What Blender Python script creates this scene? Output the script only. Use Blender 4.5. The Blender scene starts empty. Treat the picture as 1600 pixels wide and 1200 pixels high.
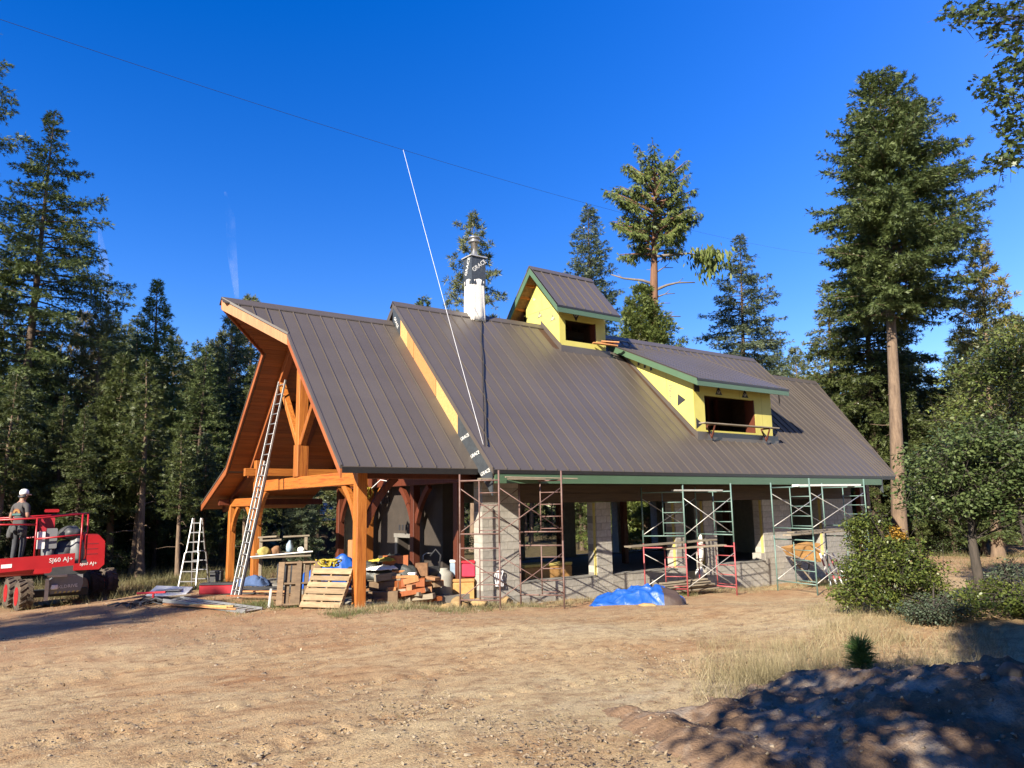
import bpy, math, random
import numpy as np
from mathutils import Vector, Matrix, Quaternion

random.seed(7)
SC = bpy.context.scene
COL = SC.collection

# ------------------------------------------------------------------ camera
CAM_POS = Vector((-7.53, -16.56, 2.2))
cF = Vector((0.58041969, 0.79887917, 0.15781339))
cR = Vector((0.8104021, -0.58565951, -0.01585514))
cU = Vector((-0.07975857, -0.13709493, 0.98734166))
cd = bpy.data.cameras.new('camera')
cd.sensor_width = 36.0
cd.lens = 1182 / 1600 * 36.0
cd.clip_start = 0.1
cd.clip_end = 6000
cam = bpy.data.objects.new('camera', cd)
cam.matrix_world = Matrix(((cR.x, cU.x, -cF.x, CAM_POS.x), (cR.y, cU.y, -cF.y, CAM_POS.y),
                           (cR.z, cU.z, -cF.z, CAM_POS.z), (0, 0, 0, 1)))
COL.objects.link(cam)
SC.camera = cam

# ------------------------------------------------------------------ sky and sun
SUN_EL = math.radians(29)
SUN_H = Vector((-1.0, -0.44, 0)).normalized()        # horizontal direction towards the sun
SUN_ROT = math.atan2(-SUN_H.x, SUN_H.y)
world = bpy.data.worlds.new('World')
SC.world = world
world.use_nodes = True
wn, wl = world.node_tree.nodes, world.node_tree.links
for n in list(wn): wn.remove(n)
sky = wn.new('ShaderNodeTexSky')
sky.sky_type = 'NISHITA'
sky.sun_disc = False
sky.sun_elevation = SUN_EL
sky.sun_rotation = SUN_ROT
sky.altitude = 900
sky.air_density = 1.0
sky.dust_density = 0.55
sky.ozone_density = 2.6
hs = wn.new('ShaderNodeHueSaturation')
hs.inputs['Hue'].default_value = 0.52
hs.inputs['Saturation'].default_value = 1.42
hs.inputs['Value'].default_value = 1.12
bg = wn.new('ShaderNodeBackground')
bg.inputs['Strength'].default_value = 0.092
wo = wn.new('ShaderNodeOutputWorld')
wl.new(sky.outputs[0], hs.inputs['Color'])
wl.new(hs.outputs[0], bg.inputs['Color'])
wl.new(bg.outputs[0], wo.inputs['Surface'])
sd = bpy.data.lights.new('sun', 'SUN')
sd.energy = 5.0
sd.angle = math.radians(0.53)
sd.color = (1.0, 0.91, 0.76)
sun = bpy.data.objects.new('sun', sd)
sun.rotation_mode = 'QUATERNION'
sun_dir = -(SUN_H * math.cos(SUN_EL) + Vector((0, 0, math.sin(SUN_EL))))
sun.rotation_quaternion = sun_dir.to_track_quat('-Z', 'Y')
sun.location = (-30, -15, 30)
COL.objects.link(sun)
SC.view_settings.view_transform = 'Standard'
SC.view_settings.look = 'None'
SC.view_settings.gamma = 1
SC.view_settings.exposure = 1.3
SC.view_settings.use_curve_mapping = False
SC.render.engine = 'CYCLES'
SC.cycles.max_bounces = 6
SC.cycles.transparent_max_bounces = 12

# ------------------------------------------------------------------ materials
def srgb(r, g, b):
    f = lambda c: (c / 255 / 12.92) if c / 255 <= 0.04045 else ((c / 255 + 0.055) / 1.055) ** 2.4
    return (f(r), f(g), f(b))

ALB = 0.6      # dull the estimates made from the bright picture down to real base colours
def mat(name, c, rough=0.6, c2=None, scale=6.0, stretch=(1, 1, 1), bump=0.0, bscale=None, metal=0.0,
        island=0.0, objrand=0.0, spec=0.5, detail=6.0, trans=0.0, c3=None):
    """procedural material: two or three base colours mixed by noise, optional random tint per piece, fine bump"""
    k_ = 1.0 if max(c) < 0.09 or min(c) > 0.55 or metal else ALB
    c = tuple(x * k_ for x in c); c2 = c2 and tuple(x * k_ for x in c2); c3 = c3 and tuple(x * k_ for x in c3)
    m = bpy.data.materials.new(name)
    m.use_nodes = True
    N, L = m.node_tree.nodes, m.node_tree.links
    b = N['Principled BSDF']
    b.inputs['Roughness'].default_value = rough
    b.inputs['Metallic'].default_value = metal
    b.inputs['Specular IOR Level'].default_value = spec
    tc = N.new('ShaderNodeTexCoord')
    mp = N.new('ShaderNodeMapping')
    mp.inputs['Scale'].default_value = stretch
    L.new(tc.outputs['Object'], mp.inputs['Vector'])
    nz = N.new('ShaderNodeTexNoise')
    nz.inputs['Scale'].default_value = scale
    nz.inputs['Detail'].default_value = detail
    nz.inputs['Roughness'].default_value = 0.62
    L.new(mp.outputs[0], nz.inputs['Vector'])
    rp = N.new('ShaderNodeValToRGB')
    c2 = c2 or tuple(x * 0.75 for x in c)
    rp.color_ramp.elements[0].position = 0.32
    rp.color_ramp.elements[0].color = (*c2, 1)
    rp.color_ramp.elements[1].position = 0.68
    rp.color_ramp.elements[1].color = (*c, 1)
    if c3:
        e = rp.color_ramp.elements.new(0.5); e.color = (*c3, 1)
    L.new(nz.outputs['Fac'], rp.inputs['Fac'])
    out = rp.outputs['Color']
    if island or objrand:
        src = None
        if island:
            g = N.new('ShaderNodeNewGeometry'); src = g.outputs['Random Per Island']; amt = island
        else:
            g = N.new('ShaderNodeObjectInfo'); src = g.outputs['Random']; amt = objrand
        mr = N.new('ShaderNodeMapRange')
        mr.inputs['To Min'].default_value = 1 - amt
        mr.inputs['To Max'].default_value = 1 + amt
        L.new(src, mr.inputs['Value'])
        mx = N.new('ShaderNodeVectorMath'); mx.operation = 'SCALE'
        L.new(out, mx.inputs[0]); L.new(mr.outputs[0], mx.inputs['Scale'])
        out = mx.outputs[0]
    L.new(out, b.inputs['Base Color'])
    if bump:
        n2 = N.new('ShaderNodeTexNoise')
        n2.inputs['Scale'].default_value = bscale or scale * 4
        n2.inputs['Detail'].default_value = 5
        L.new(mp.outputs[0], n2.inputs['Vector'])
        bp = N.new('ShaderNodeBump')
        bp.inputs['Strength'].default_value = bump
        bp.inputs['Distance'].default_value = 0.02
        L.new(n2.outputs['Fac'], bp.inputs['Height'])
        L.new(bp.outputs[0], b.inputs['Normal'])
    if trans:
        tr = N.new('ShaderNodeBsdfTranslucent')
        L.new(out, tr.inputs['Color'])
        ms = N.new('ShaderNodeMixShader'); ms.inputs['Fac'].default_value = trans
        L.new(b.outputs[0], ms.inputs[1]); L.new(tr.outputs[0], ms.inputs[2])
        L.new(ms.outputs[0], N['Material Output'].inputs['Surface'])
    return m

def leafmat(name, cols, trans=0.25, rough=0.55):
    """leaf material: colour picked per leaf from a ramp"""
    m = bpy.data.materials.new(name)
    m.use_nodes = True
    N, L = m.node_tree.nodes, m.node_tree.links
    b = N['Principled BSDF']
    b.inputs['Roughness'].default_value = rough
    b.inputs['Specular IOR Level'].default_value = 0.45
    g = N.new('ShaderNodeNewGeometry')
    tc = N.new('ShaderNodeTexCoord')
    nz = N.new('ShaderNodeTexNoise'); nz.inputs['Scale'].default_value = 0.7; nz.inputs['Detail'].default_value = 3
    L.new(tc.outputs['Object'], nz.inputs['Vector'])
    ad = N.new('ShaderNodeMath'); ad.operation = 'MULTIPLY_ADD'
    L.new(nz.outputs['Fac'], ad.inputs[0]); ad.inputs[1].default_value = 0.9
    sb = N.new('ShaderNodeMath'); sb.operation = 'MULTIPLY_ADD'
    L.new(g.outputs['Random Per Island'], sb.inputs[0]); sb.inputs[1].default_value = 0.6; sb.inputs[2].default_value = -0.25
    L.new(sb.outputs[0], ad.inputs[2])
    rp = N.new('ShaderNodeValToRGB')
    k = len(cols)
    for i, c in enumerate(cols):
        p = i / (k - 1)
        if i == 0: e = rp.color_ramp.elements[0]
        elif i == k - 1: e = rp.color_ramp.elements[1]
        else: e = rp.color_ramp.elements.new(p)
        e.position = p; e.color = (*c, 1)
    L.new(ad.outputs[0], rp.inputs['Fac'])
    L.new(rp.outputs[0], b.inputs['Base Color'])
    tr = N.new('ShaderNodeBsdfTranslucent')
    L.new(rp.outputs[0], tr.inputs['Color'])
    ms = N.new('ShaderNodeMixShader'); ms.inputs['Fac'].default_value = trans
    L.new(b.outputs[0], ms.inputs[1]); L.new(tr.outputs[0], ms.inputs[2])
    L.new(ms.outputs[0], N['Material Output'].inputs['Surface'])
    return m

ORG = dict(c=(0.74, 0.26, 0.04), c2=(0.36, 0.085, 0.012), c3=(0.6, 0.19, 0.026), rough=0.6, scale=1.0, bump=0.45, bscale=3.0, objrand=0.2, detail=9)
M = dict(
    timber_z=mat('timber stain vertical', stretch=(22, 22, 1.1), **ORG),
    timber_y=mat('timber stain cross', stretch=(22, 1.1, 22), **dict(ORG, c=(0.68, 0.19, 0.028), c2=(0.42, 0.08, 0.012))),
    timber_x=mat('timber stain long', stretch=(1.1, 22, 22), **ORG),
    timber_dark=mat('timber dark red stain with shade', (0.19, 0.042, 0.014), 0.6, (0.12, 0.026, 0.01), 1.0, (20, 20, 1.2), bump=0.2, objrand=0.15),  # darker copy of the timber stain; shade under the roof is in the colour
    ceiling=mat('ceiling tongue and groove', (0.46, 0.145, 0.025), 0.5, (0.33, 0.085, 0.015), 1.0, (1.0, 25, 25), bump=0.15, objrand=0.22),
    barge=mat('fresh fascia board', (0.75, 0.36, 0.14), 0.6, (0.6, 0.25, 0.09), 1.0, (20, 1.2, 1.2), bump=0.2, objrand=0.1),
    bargered=mat('stained fascia board', (0.55, 0.17, 0.05), 0.55, (0.42, 0.11, 0.03), 1.0, (20, 1.2, 1.2), bump=0.2, objrand=0.1),
    roof=mat('brown standing seam metal', (0.152, 0.126, 0.104), 0.38, (0.134, 0.11, 0.09), 0.9, objrand=0.07, spec=0.5, detail=5, bump=0.12, bscale=2.2),
    rooftrim=mat('brown ridge metal', (0.15, 0.125, 0.107), 0.42, (0.13, 0.107, 0.092), 1.0, spec=0.5),
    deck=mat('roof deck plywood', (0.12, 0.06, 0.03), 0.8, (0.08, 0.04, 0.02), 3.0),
    drip=mat('black drip edge', (0.02, 0.018, 0.017), 0.5),
    green=mat('green painted fascia', (0.125, 0.225, 0.13), 0.5, (0.11, 0.2, 0.112), 2.0, bump=0.05),
    yellow=mat('yellow sheathing', (0.95, 0.84, 0.22), 0.75, (0.87, 0.76, 0.18), 1.6, bump=0.08, bscale=30),
    yellowseam=mat('sheathing seam', (0.62, 0.52, 0.14), 0.8), fadedprint=mat('faded print', (0.42, 0.4, 0.2), 0.8),
    black=mat('black print', (0.025, 0.025, 0.03), 0.7),
    paleprint=mat('pale print', (0.75, 0.74, 0.7), 0.7),
    wrap=mat('dark membrane', (0.05, 0.058, 0.066), 0.5, (0.035, 0.04, 0.046), 8.0, bump=0.3),
    ply1=mat('bright plywood strip', (0.85, 0.56, 0.22), 0.7, (0.7, 0.42, 0.14), 2.0, (2, 8, 8)),
    ply2=mat('orange plywood strip', (0.78, 0.36, 0.13), 0.7, (0.66, 0.28, 0.09), 2.0, (2, 8, 8)),
    block=mat('grey concrete block', (0.64, 0.595, 0.515), 0.9, (0.46, 0.43, 0.375), 9.0, bump=0.6, bscale=60, objrand=0.13),
    mortar=mat('mortar', (0.33, 0.31, 0.28), 0.95, (0.27, 0.255, 0.23), 12.0, bump=0.5, bscale=50),
    plaster=mat('plaster darkened for porch shade', (0.05, 0.038, 0.03), 0.9, (0.035, 0.027, 0.021), 2.5, bump=0.2),  # deep shade inside the porch is put into the plaster colour
    concrete=mat('concrete slab', (0.36, 0.34, 0.3), 0.9, (0.27, 0.25, 0.22), 3.0, bump=0.3, bscale=25),
    insul=mat('yellow rigid insulation edge', (0.8, 0.66, 0.2), 0.85, (0.7, 0.56, 0.16), 8.0),
    lintel=mat('header planks brown', (0.15, 0.1, 0.065), 0.85, (0.09, 0.06, 0.04), 1.0, (1.2, 20, 20), bump=0.3),
    bark=mat('fir bark', (0.2, 0.135, 0.09), 0.95, (0.1, 0.068, 0.048), 5.0, (2.2, 2.2, 0.4), bump=1.0, bscale=9),
    barkred=mat('cedar bark', (0.36, 0.19, 0.11), 0.95, (0.2, 0.1, 0.06), 5.0, (2.5, 2.5, 0.25), bump=1.0, bscale=9),
    barkpine=mat('pale pine bark', (0.36, 0.25, 0.165), 0.95, (0.18, 0.12, 0.082), 4.0, (2.2, 2.2, 0.5), bump=1.0, bscale=9),
    barkgrey=mat('oak bark', (0.12, 0.095, 0.078), 0.95, (0.06, 0.05, 0.04), 6.0, (2.5, 2.5, 0.5), bump=1.0, bscale=12),
    deadwood=mat('dead branch wood', (0.33, 0.28, 0.23), 0.9, (0.2, 0.17, 0.14), 6.0),
    fir=leafmat('fir needles', [(0.026, 0.048, 0.014), (0.055, 0.088, 0.025), (0.096, 0.138, 0.04), (0.15, 0.185, 0.058)]),
    firblue=leafmat('spruce needles', [(0.032, 0.052, 0.028), (0.066, 0.1, 0.05), (0.11, 0.15, 0.075), (0.165, 0.2, 0.105)]),
    cedar=leafmat('cedar sprays', [(0.04, 0.07, 0.015), (0.08, 0.12, 0.028), (0.14, 0.185, 0.042), (0.2, 0.23, 0.055)]),
    pine=leafmat('pine needles', [(0.047, 0.074, 0.024), (0.095, 0.128, 0.038), (0.149, 0.176, 0.054), (0.230, 0.230, 0.081)]),
    pinetan=leafmat('browning pine needles', [(0.072, 0.072, 0.036), (0.132, 0.120, 0.054), (0.180, 0.150, 0.066), (0.240, 0.186, 0.084)]),
    pineyellow=leafmat('yellowing pine needles', [(0.05, 0.08, 0.022), (0.1, 0.13, 0.032), (0.2, 0.185, 0.04), (0.32, 0.24, 0.045)]),
    firdark=leafmat('shaded cedar needles', [(0.024, 0.042, 0.012), (0.044, 0.07, 0.018), (0.075, 0.105, 0.026), (0.12, 0.14, 0.038)]),  # darker needle copy, the shade of the wood is put into its colours
    oak=leafmat('oak leaves', [(0.03, 0.06, 0.02), (0.058, 0.102, 0.03), (0.095, 0.148, 0.042), (0.15, 0.19, 0.065)], 0.3, 0.42),
    oaky=leafmat('oak leaves turning', [(0.04, 0.072, 0.02), (0.078, 0.122, 0.03), (0.12, 0.172, 0.042), (0.2, 0.23, 0.06)], 0.3, 0.42),
    under=leafmat('undergrowth leaves', [(0.02, 0.035, 0.012), (0.04, 0.06, 0.018), (0.07, 0.095, 0.026)], 0.2),
    bush=leafmat('bush leaves', [(0.028, 0.06, 0.015), (0.056, 0.11, 0.024), (0.105, 0.165, 0.034), (0.21, 0.235, 0.05)], 0.3, 0.4),
    bushgrey=leafmat('grey green shrub leaves', [(0.04, 0.06, 0.035), (0.08, 0.105, 0.06), (0.12, 0.15, 0.09)], 0.2),
    sapling=leafmat('sapling leaves', [(0.05, 0.08, 0.02), (0.1, 0.14, 0.03), (0.17, 0.2, 0.045)], 0.4),
    orangeleaf=leafmat('orange autumn leaves', [(0.3, 0.14, 0.02), (0.5, 0.25, 0.035), (0.55, 0.36, 0.06)], 0.35),
    grass=leafmat('dry grass', [(0.1, 0.085, 0.035), (0.22, 0.175, 0.08), (0.36, 0.285, 0.14), (0.48, 0.4, 0.23)], 0.3),
    grassgreen=leafmat('green weeds', [(0.05, 0.08, 0.02), (0.1, 0.13, 0.035), (0.2, 0.2, 0.07)], 0.3),
    litter=leafmat('leaf litter', [(0.09, 0.05, 0.025), (0.2, 0.13, 0.065), (0.32, 0.23, 0.125), (0.42, 0.34, 0.22)], 0.05),
    stone=leafmat('gravel stones', [(0.11, 0.07, 0.04), (0.2, 0.14, 0.09), (0.28, 0.21, 0.14), (0.36, 0.3, 0.22)], 0.0, 0.9),
    boulder=mat('pale rock', (0.5, 0.4, 0.29), 0.9, (0.36, 0.28, 0.2), 5.0, bump=0.5),
    ochre=mat('ochre stone', (0.6, 0.42, 0.2), 0.9, (0.45, 0.28, 0.12), 4.0, bump=0.5, objrand=0.15),
    rust=mat('rusty scaffold tube', (0.22, 0.105, 0.085), 0.6, (0.3, 0.2, 0.17), 9.0, bump=0.2),
    scred=mat('red scaffold tube', (0.62, 0.13, 0.14), 0.5, (0.5, 0.1, 0.11), 9.0),
    scgreen=mat('green scaffold tube', (0.16, 0.3, 0.26), 0.5, (0.25, 0.36, 0.32), 9.0),
    galv=mat('galvanised tube', (0.5, 0.49, 0.46), 0.45, (0.4, 0.38, 0.35), 8.0, metal=0.4),
    alum=mat('aluminium', (0.3, 0.3, 0.3), 0.4, (0.24, 0.24, 0.24), 5.0, metal=0.5),
    steel=mat('bright flue steel', (0.6, 0.63, 0.66), 0.22, (0.5, 0.53, 0.56), 4.0, metal=0.9),
    plank=mat('weathered plank', (0.45, 0.38, 0.28), 0.85, (0.3, 0.24, 0.17), 1.0, (1.5, 22, 22), bump=0.3, objrand=0.2),
    pallet=mat('weathered pallet boards', (0.3, 0.2, 0.115), 0.85, (0.17, 0.11, 0.065), 1.2, (3, 12, 3), bump=0.3, objrand=0.25),
    pallettan=mat('fresh pallet boards', (0.58, 0.41, 0.23), 0.8, (0.36, 0.24, 0.125), 1.2, (12, 3, 3), bump=0.3, objrand=0.22),
    offcut=mat('timber offcut', (0.5, 0.26, 0.125), 0.8, (0.27, 0.13, 0.06), 1.5, (6, 6, 6), bump=0.3, objrand=0.3),
    osb=mat('plywood crate', (0.75, 0.42, 0.15), 0.8, (0.55, 0.28, 0.08), 9.0, bump=0.2, objrand=0.1),
    tarpblue=mat('blue tarp', (0.025, 0.15, 0.66), 0.4, (0.018, 0.115, 0.52), 4.0, bump=0.5, bscale=14),
    tarpbrown=mat('brown tarp underside', (0.12, 0.08, 0.065), 0.55, (0.085, 0.055, 0.045), 4.0, bump=0.4),
    tarpblack=mat('dark grey tarp', (0.05, 0.055, 0.05), 0.5, (0.034, 0.036, 0.034), 4.0, bump=0.4),
    cloth=mat('white canvas', (0.74, 0.71, 0.64), 0.8, (0.66, 0.62, 0.55), 4.0, bump=0.3),
    white=mat('white plastic', (0.75, 0.74, 0.71), 0.5, (0.68, 0.67, 0.64), 5.0),
    cream=mat('grey cream plastic', (0.5, 0.49, 0.42), 0.6, (0.42, 0.4, 0.35), 5.0),
    ropewhite=mat('white rope', (0.72, 0.72, 0.74), 0.8),
    ropeblack=mat('black cord', (0.02, 0.02, 0.025), 0.7),
    ropeyellow=mat('yellow rope', (0.72, 0.58, 0.07), 0.8, (0.6, 0.45, 0.05), 20.0),
    wire=mat('overhead cable', (0.03, 0.035, 0.05), 0.6),
    redpaint=mat('red machine paint', (0.62, 0.022, 0.03), 0.35, (0.52, 0.018, 0.025), 3.0),
    redplastic=mat('red plastic', (0.7, 0.04, 0.06), 0.4, (0.6, 0.03, 0.05), 6.0),
    pinkred=mat('red cooler plastic', (0.8, 0.05, 0.12), 0.45),
    skyplastic=mat('pale blue plastic', (0.45, 0.6, 0.75), 0.5),
    bluecloth=mat('blue cloth', (0.12, 0.2, 0.42), 0.9, (0.08, 0.14, 0.3), 9.0, bump=0.4),
    machgrey=mat('grey machine paint', (0.3, 0.305, 0.31), 0.5, (0.24, 0.245, 0.25), 4.0),
    darkgrey=mat('dark grey plastic', (0.05, 0.052, 0.055), 0.55, (0.035, 0.036, 0.04), 8.0),
    tyre=mat('muddy tyre rubber', (0.2, 0.145, 0.1), 0.95, (0.06, 0.048, 0.04), 6.0, bump=0.3),
    tyreblack=mat('black tyre rubber', (0.022, 0.02, 0.02), 0.9, (0.03, 0.026, 0.024), 6.0),
    greenplastic=mat('green drum plastic', (0.02, 0.16, 0.1), 0.5),
    skin=mat('skin', (0.5, 0.27, 0.18), 0.55, (0.44, 0.22, 0.14), 8.0),
    shirt=mat('charcoal shirt', (0.075, 0.07, 0.068), 0.9, (0.055, 0.05, 0.05), 8.0, bump=0.2),
    jeans=mat('dark trousers', (0.05, 0.052, 0.06), 0.9, (0.035, 0.036, 0.042), 8.0),
    pouch=mat('tool pouch canvas', (0.13, 0.13, 0.13), 0.9, (0.08, 0.08, 0.08), 9.0),
    capwhite=mat('white cap', (0.78, 0.77, 0.75), 0.8),
    pr_or=mat('orange print', (0.5, 0.17, 0.06), 0.8), pr_te=mat('teal print', (0.09, 0.22, 0.21), 0.8), pr_ye=mat('yellow print', (0.5, 0.36, 0.1), 0.8),
    gravelmat=mat('dark geotextile', (0.1, 0.1, 0.1), 0.9, (0.07, 0.07, 0.07), 6.0, bump=0.3),
    shedroof=mat('pale sheet metal roof', (0.36, 0.4, 0.42), 0.45, (0.3, 0.33, 0.35), 3.0, metal=0.3),
    lampglass=mat('white lamp globe', (0.8, 0.8, 0.78), 0.3),
)

# ------------------------------------------------------------------ mesh helpers
class MB:
    def __init__(s): s.v = []; s.f = []; s.m = []; s.mi = 0
    def add(s, vs, fs):
        o = len(s.v); s.v += [tuple(v) for v in vs]
        s.f += [tuple(i + o for i in f) for f in fs]; s.m += [s.mi] * len(fs); return s
    def box(s, x0, x1, y0, y1, z0, z1):
        return s.add([(x0, y0, z0), (x1, y0, z0), (x1, y1, z0), (x0, y1, z0), (x0, y0, z1), (x1, y0, z1), (x1, y1, z1), (x0, y1, z1)],
                     [(0, 3, 2, 1), (4, 5, 6, 7), (0, 1, 5, 4), (1, 2, 6, 5), (2, 3, 7, 6), (3, 0, 4, 7)])
    def loft(s, rings, cap=True):
        n = len(rings[0]); vs = [p for r in rings for p in r]; fs = []
        for i in range(len(rings) - 1):
            for j in range(n):
                a, b = i * n + j, i * n + (j + 1) % n
                fs.append((a, b, b + n, a + n))
        if cap:
            fs.append(tuple(range(n - 1, -1, -1))); fs.append(tuple(range((len(rings) - 1) * n, len(rings) * n)))
        return s.add(vs, fs)
    def beam(s, p, q, w, h, up=(0, 0, 1), ch=0.012):
        """squared timber from p to q, chamfered edges; w across, h along up"""
        p, q = Vector(p), Vector(q); d = (q - p).normalized(); up = Vector(up)
        if abs(d.dot(up)) > 0.99: up = Vector((0, 1, 0))
        x = d.cross(up).normalized(); y = x.cross(d).normalized()
        a, b = w / 2, h / 2; c = min(ch, a * .4, b * .4)
        pr = [(-a + c, -b), (a - c, -b), (a, -b + c), (a, b - c), (a - c, b), (-a + c, b), (-a, b - c), (-a, -b + c)]
        return s.loft([[tuple(o + x * u + y * v) for u, v in pr] for o in (p, q)])
    def tube(s, pts, r, n=6, cap=True):
        pts = [Vector(p) for p in pts]; R = r if isinstance(r, (list, tuple)) else [r] * len(pts)
        rings = []; ref = None
        for i, p in enumerate(pts):
            d = (pts[min(i + 1, len(pts) - 1)] - pts[max(i - 1, 0)]).normalized()
            if ref is None:
                ref = d.cross(Vector((0, 0, 1)))
                if ref.length < 0.1: ref = d.cross(Vector((1, 0, 0)))
                ref.normalize()
            else:
                ref = (ref - d * ref.dot(d)).normalized()
            t = d.cross(ref)
            rings.append([tuple(p + (ref * math.cos(2 * math.pi * k / n) + t * math.sin(2 * math.pi * k / n)) * R[i]) for k in range(n)])
        return s.loft(rings, cap)
    def prism(s, poly, vec):
        vec = Vector(vec); n = len(poly)
        vs = [tuple(p) for p in poly] + [tuple(Vector(p) + vec) for p in poly]
        fs = [tuple(range(n - 1, -1, -1)), tuple(range(n, 2 * n))] + [(i, (i + 1) % n, (i + 1) % n + n, i + n) for i in range(n)]
        return s.add(vs, fs)
    def lathe(s, prof, n=16, c=(0, 0, 0)):
        rings = [[(c[0] + r * math.cos(2 * math.pi * k / n), c[1] + r * math.sin(2 * math.pi * k / n), c[2] + z) for k in range(n)] for r, z in prof]
        return s.loft(rings)
    def mesh(s, name, mats, smooth=False):
        me = bpy.data.meshes.new(name)
        me.from_pydata(s.v, [], s.f)
        for m in (mats if isinstance(mats, (list, tuple)) else [mats]): me.materials.append(m)
        me.polygons.foreach_set('material_index', s.m)
        if smooth: me.polygons.foreach_set('use_smooth', [True] * len(s.f))
        me.update(); fixn(me)
        return me
    def build(s, name, mats, parent=None, smooth=False, loc=None, rz=None):
        return link(name, s.mesh(name, mats, smooth), parent, loc, rz)

import bmesh
def fixn(me):
    bm = bmesh.new(); bm.from_mesh(me); bmesh.ops.recalc_face_normals(bm, faces=bm.faces); bm.to_mesh(me); bm.free()

def link(name, me, parent=None, loc=None, rz=None):
    o = bpy.data.objects.new(name, me); COL.objects.link(o)
    if parent is not None: o.parent = parent
    if loc is not None: o.location = loc
    if rz is not None: o.rotation_euler = (0, 0, rz)
    return o

def tag(o, label=None, cat=None, group=None, kind=None):
    if label: o['label'] = label
    if cat: o['category'] = cat
    if group: o['group'] = group
    if kind: o['kind'] = kind
    return o

def thing(name, label, cat, loc=(0, 0, 0), rz=0.0, group=None):
    o = bpy.data.objects.new(name, None); COL.objects.link(o)
    o.empty_display_size = 0.2
    o.location = loc; o.rotation_euler = (0, 0, rz)
    return tag(o, label, cat, group)

def copy_tree(o, parent=None):
    c = o.copy(); COL.objects.link(c)
    if parent is not None: c.parent = parent
    for ch in list(o.children): copy_tree(ch, c)
    return c

def np_mesh(name, V, F, mats, smooth=False, mi=None):
    """V (n,3) array, F (m,k) array of equal sized faces"""
    V = np.asarray(V, np.float32); F = np.asarray(F, np.int32)
    me = bpy.data.meshes.new(name)
    me.vertices.add(len(V)); me.vertices.foreach_set('co', V.ravel())
    m, k = F.shape
    me.loops.add(m * k); me.loops.foreach_set('vertex_index', F.ravel())
    me.polygons.add(m); me.polygons.foreach_set('loop_start', np.arange(0, m * k, k, dtype=np.int32))
    for x in (mats if isinstance(mats, (list, tuple)) else [mats]): me.materials.append(x)
    if mi is not None: me.polygons.foreach_set('material_index', np.asarray(mi, np.int32))
    if smooth: me.polygons.foreach_set('use_smooth', np.ones(m, bool))
    me.update(calc_edges=True); me.validate()
    return me

def scatter(TV, TF, P, X, Y, Z):
    """copies of a template (TV verts, TF faces) at points P with axis arrays X, Y, Z (already scaled)"""
    TV = np.asarray(TV, np.float32); TF = np.asarray(TF, np.int32)
    V = P[:, None, :] + TV[None, :, 0, None] * X[:, None, :] + TV[None, :, 1, None] * Y[:, None, :] + TV[None, :, 2, None] * Z[:, None, :]
    F = TF[None] + (np.arange(len(P)) * len(TV))[:, None, None]
    return V.reshape(-1, 3), F.reshape(-1, TF.shape[1])

def unit(a): return a / np.maximum(np.linalg.norm(a, axis=-1, keepdims=True), 1e-9)

def frames(rng, D, roll_sd=0.6, ref=(0, 0, 1)):
    """for directions D give side and normal axes with random roll"""
    D = unit(D); r = np.broadcast_to(np.array(ref, float), D.shape)
    S = np.cross(D, r); bad = np.linalg.norm(S, axis=1) < 0.05; S[bad] = [1, 0, 0]
    S = unit(S); N = np.cross(S, D)
    a = rng.normal(0, roll_sd, len(D))[:, None]
    return D, S * np.cos(a) + N * np.sin(a), N * np.cos(a) - S * np.sin(a)

_w = np.random.default_rng(3)
_WK = [(_w.normal(0, 1, 2), _w.uniform(0, 6.28)) for _ in range(60)]
def wav(x, y, f, k0=0, n=10):
    """smooth random field in about -1..1"""
    s = 0
    for k, ph in _WK[k0:k0 + n]: s = s + np.sin(f * (k[0] * x + k[1] * y) + ph)
    return s / math.sqrt(n) * 0.8

GC = np.array([(-7.5, -16.6, .6), (-7.1, -9.7, .24), (-4.3, -12, .28), (-1.6, -14.2, .12), (0, -12, -.02), (0, -5, .05), (-6, -3, .06), (5, -6, -.16), (0, -.5, -.03),
    (-2, 4, -.07), (-3.5, 4.2, -.08), (-5.7, 10.7, -.6), (-3.6, 11, -.53), (-1.2, 9.2, -.18), (3, -1, -.24), (5, -.3, -.42), (9, -.3, -.5), (11, -1.5, -.55), (14.5, -.3, -.7),
    (13, -3, -.5), (19, -.3, -.73), (9, -9.5, .06), (7, -8.6, -.03), (2.7, -10.4, -.14), (16, -9, -.2), (25, -6, -.5), (-10, 3, -.2), (-12, 20, -.3), (0, 20, -.4), (10, 30, -.7),
    (25, 15, -.6), (40, 5, -1), (60, 40, -1.5), (-40, 40, 0), (-30, -10, .8), (20, -25, .6), (-10, -30, 1), (10, 4, -.6), (3.4, 4, -.16), (18, 5, -.75), (1.5, 5, -.1), (0, 10.5, -.2), (200, 200, -2), (-200, 200, 1), (200, -200, 0), (-200, -200, 2)], float)
def ground_z(x, y):
    x = np.asarray(x, float); y = np.asarray(y, float)
    d2 = (x[..., None] - GC[:, 0]) ** 2 + (y[..., None] - GC[:, 1]) ** 2 + 0.3
    w = d2 ** -1.5
    return (w * GC[:, 2]).sum(-1) / w.sum(-1)
def gz(x, y): return float(ground_z(np.array([x]), np.array([y]))[0])
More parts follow.
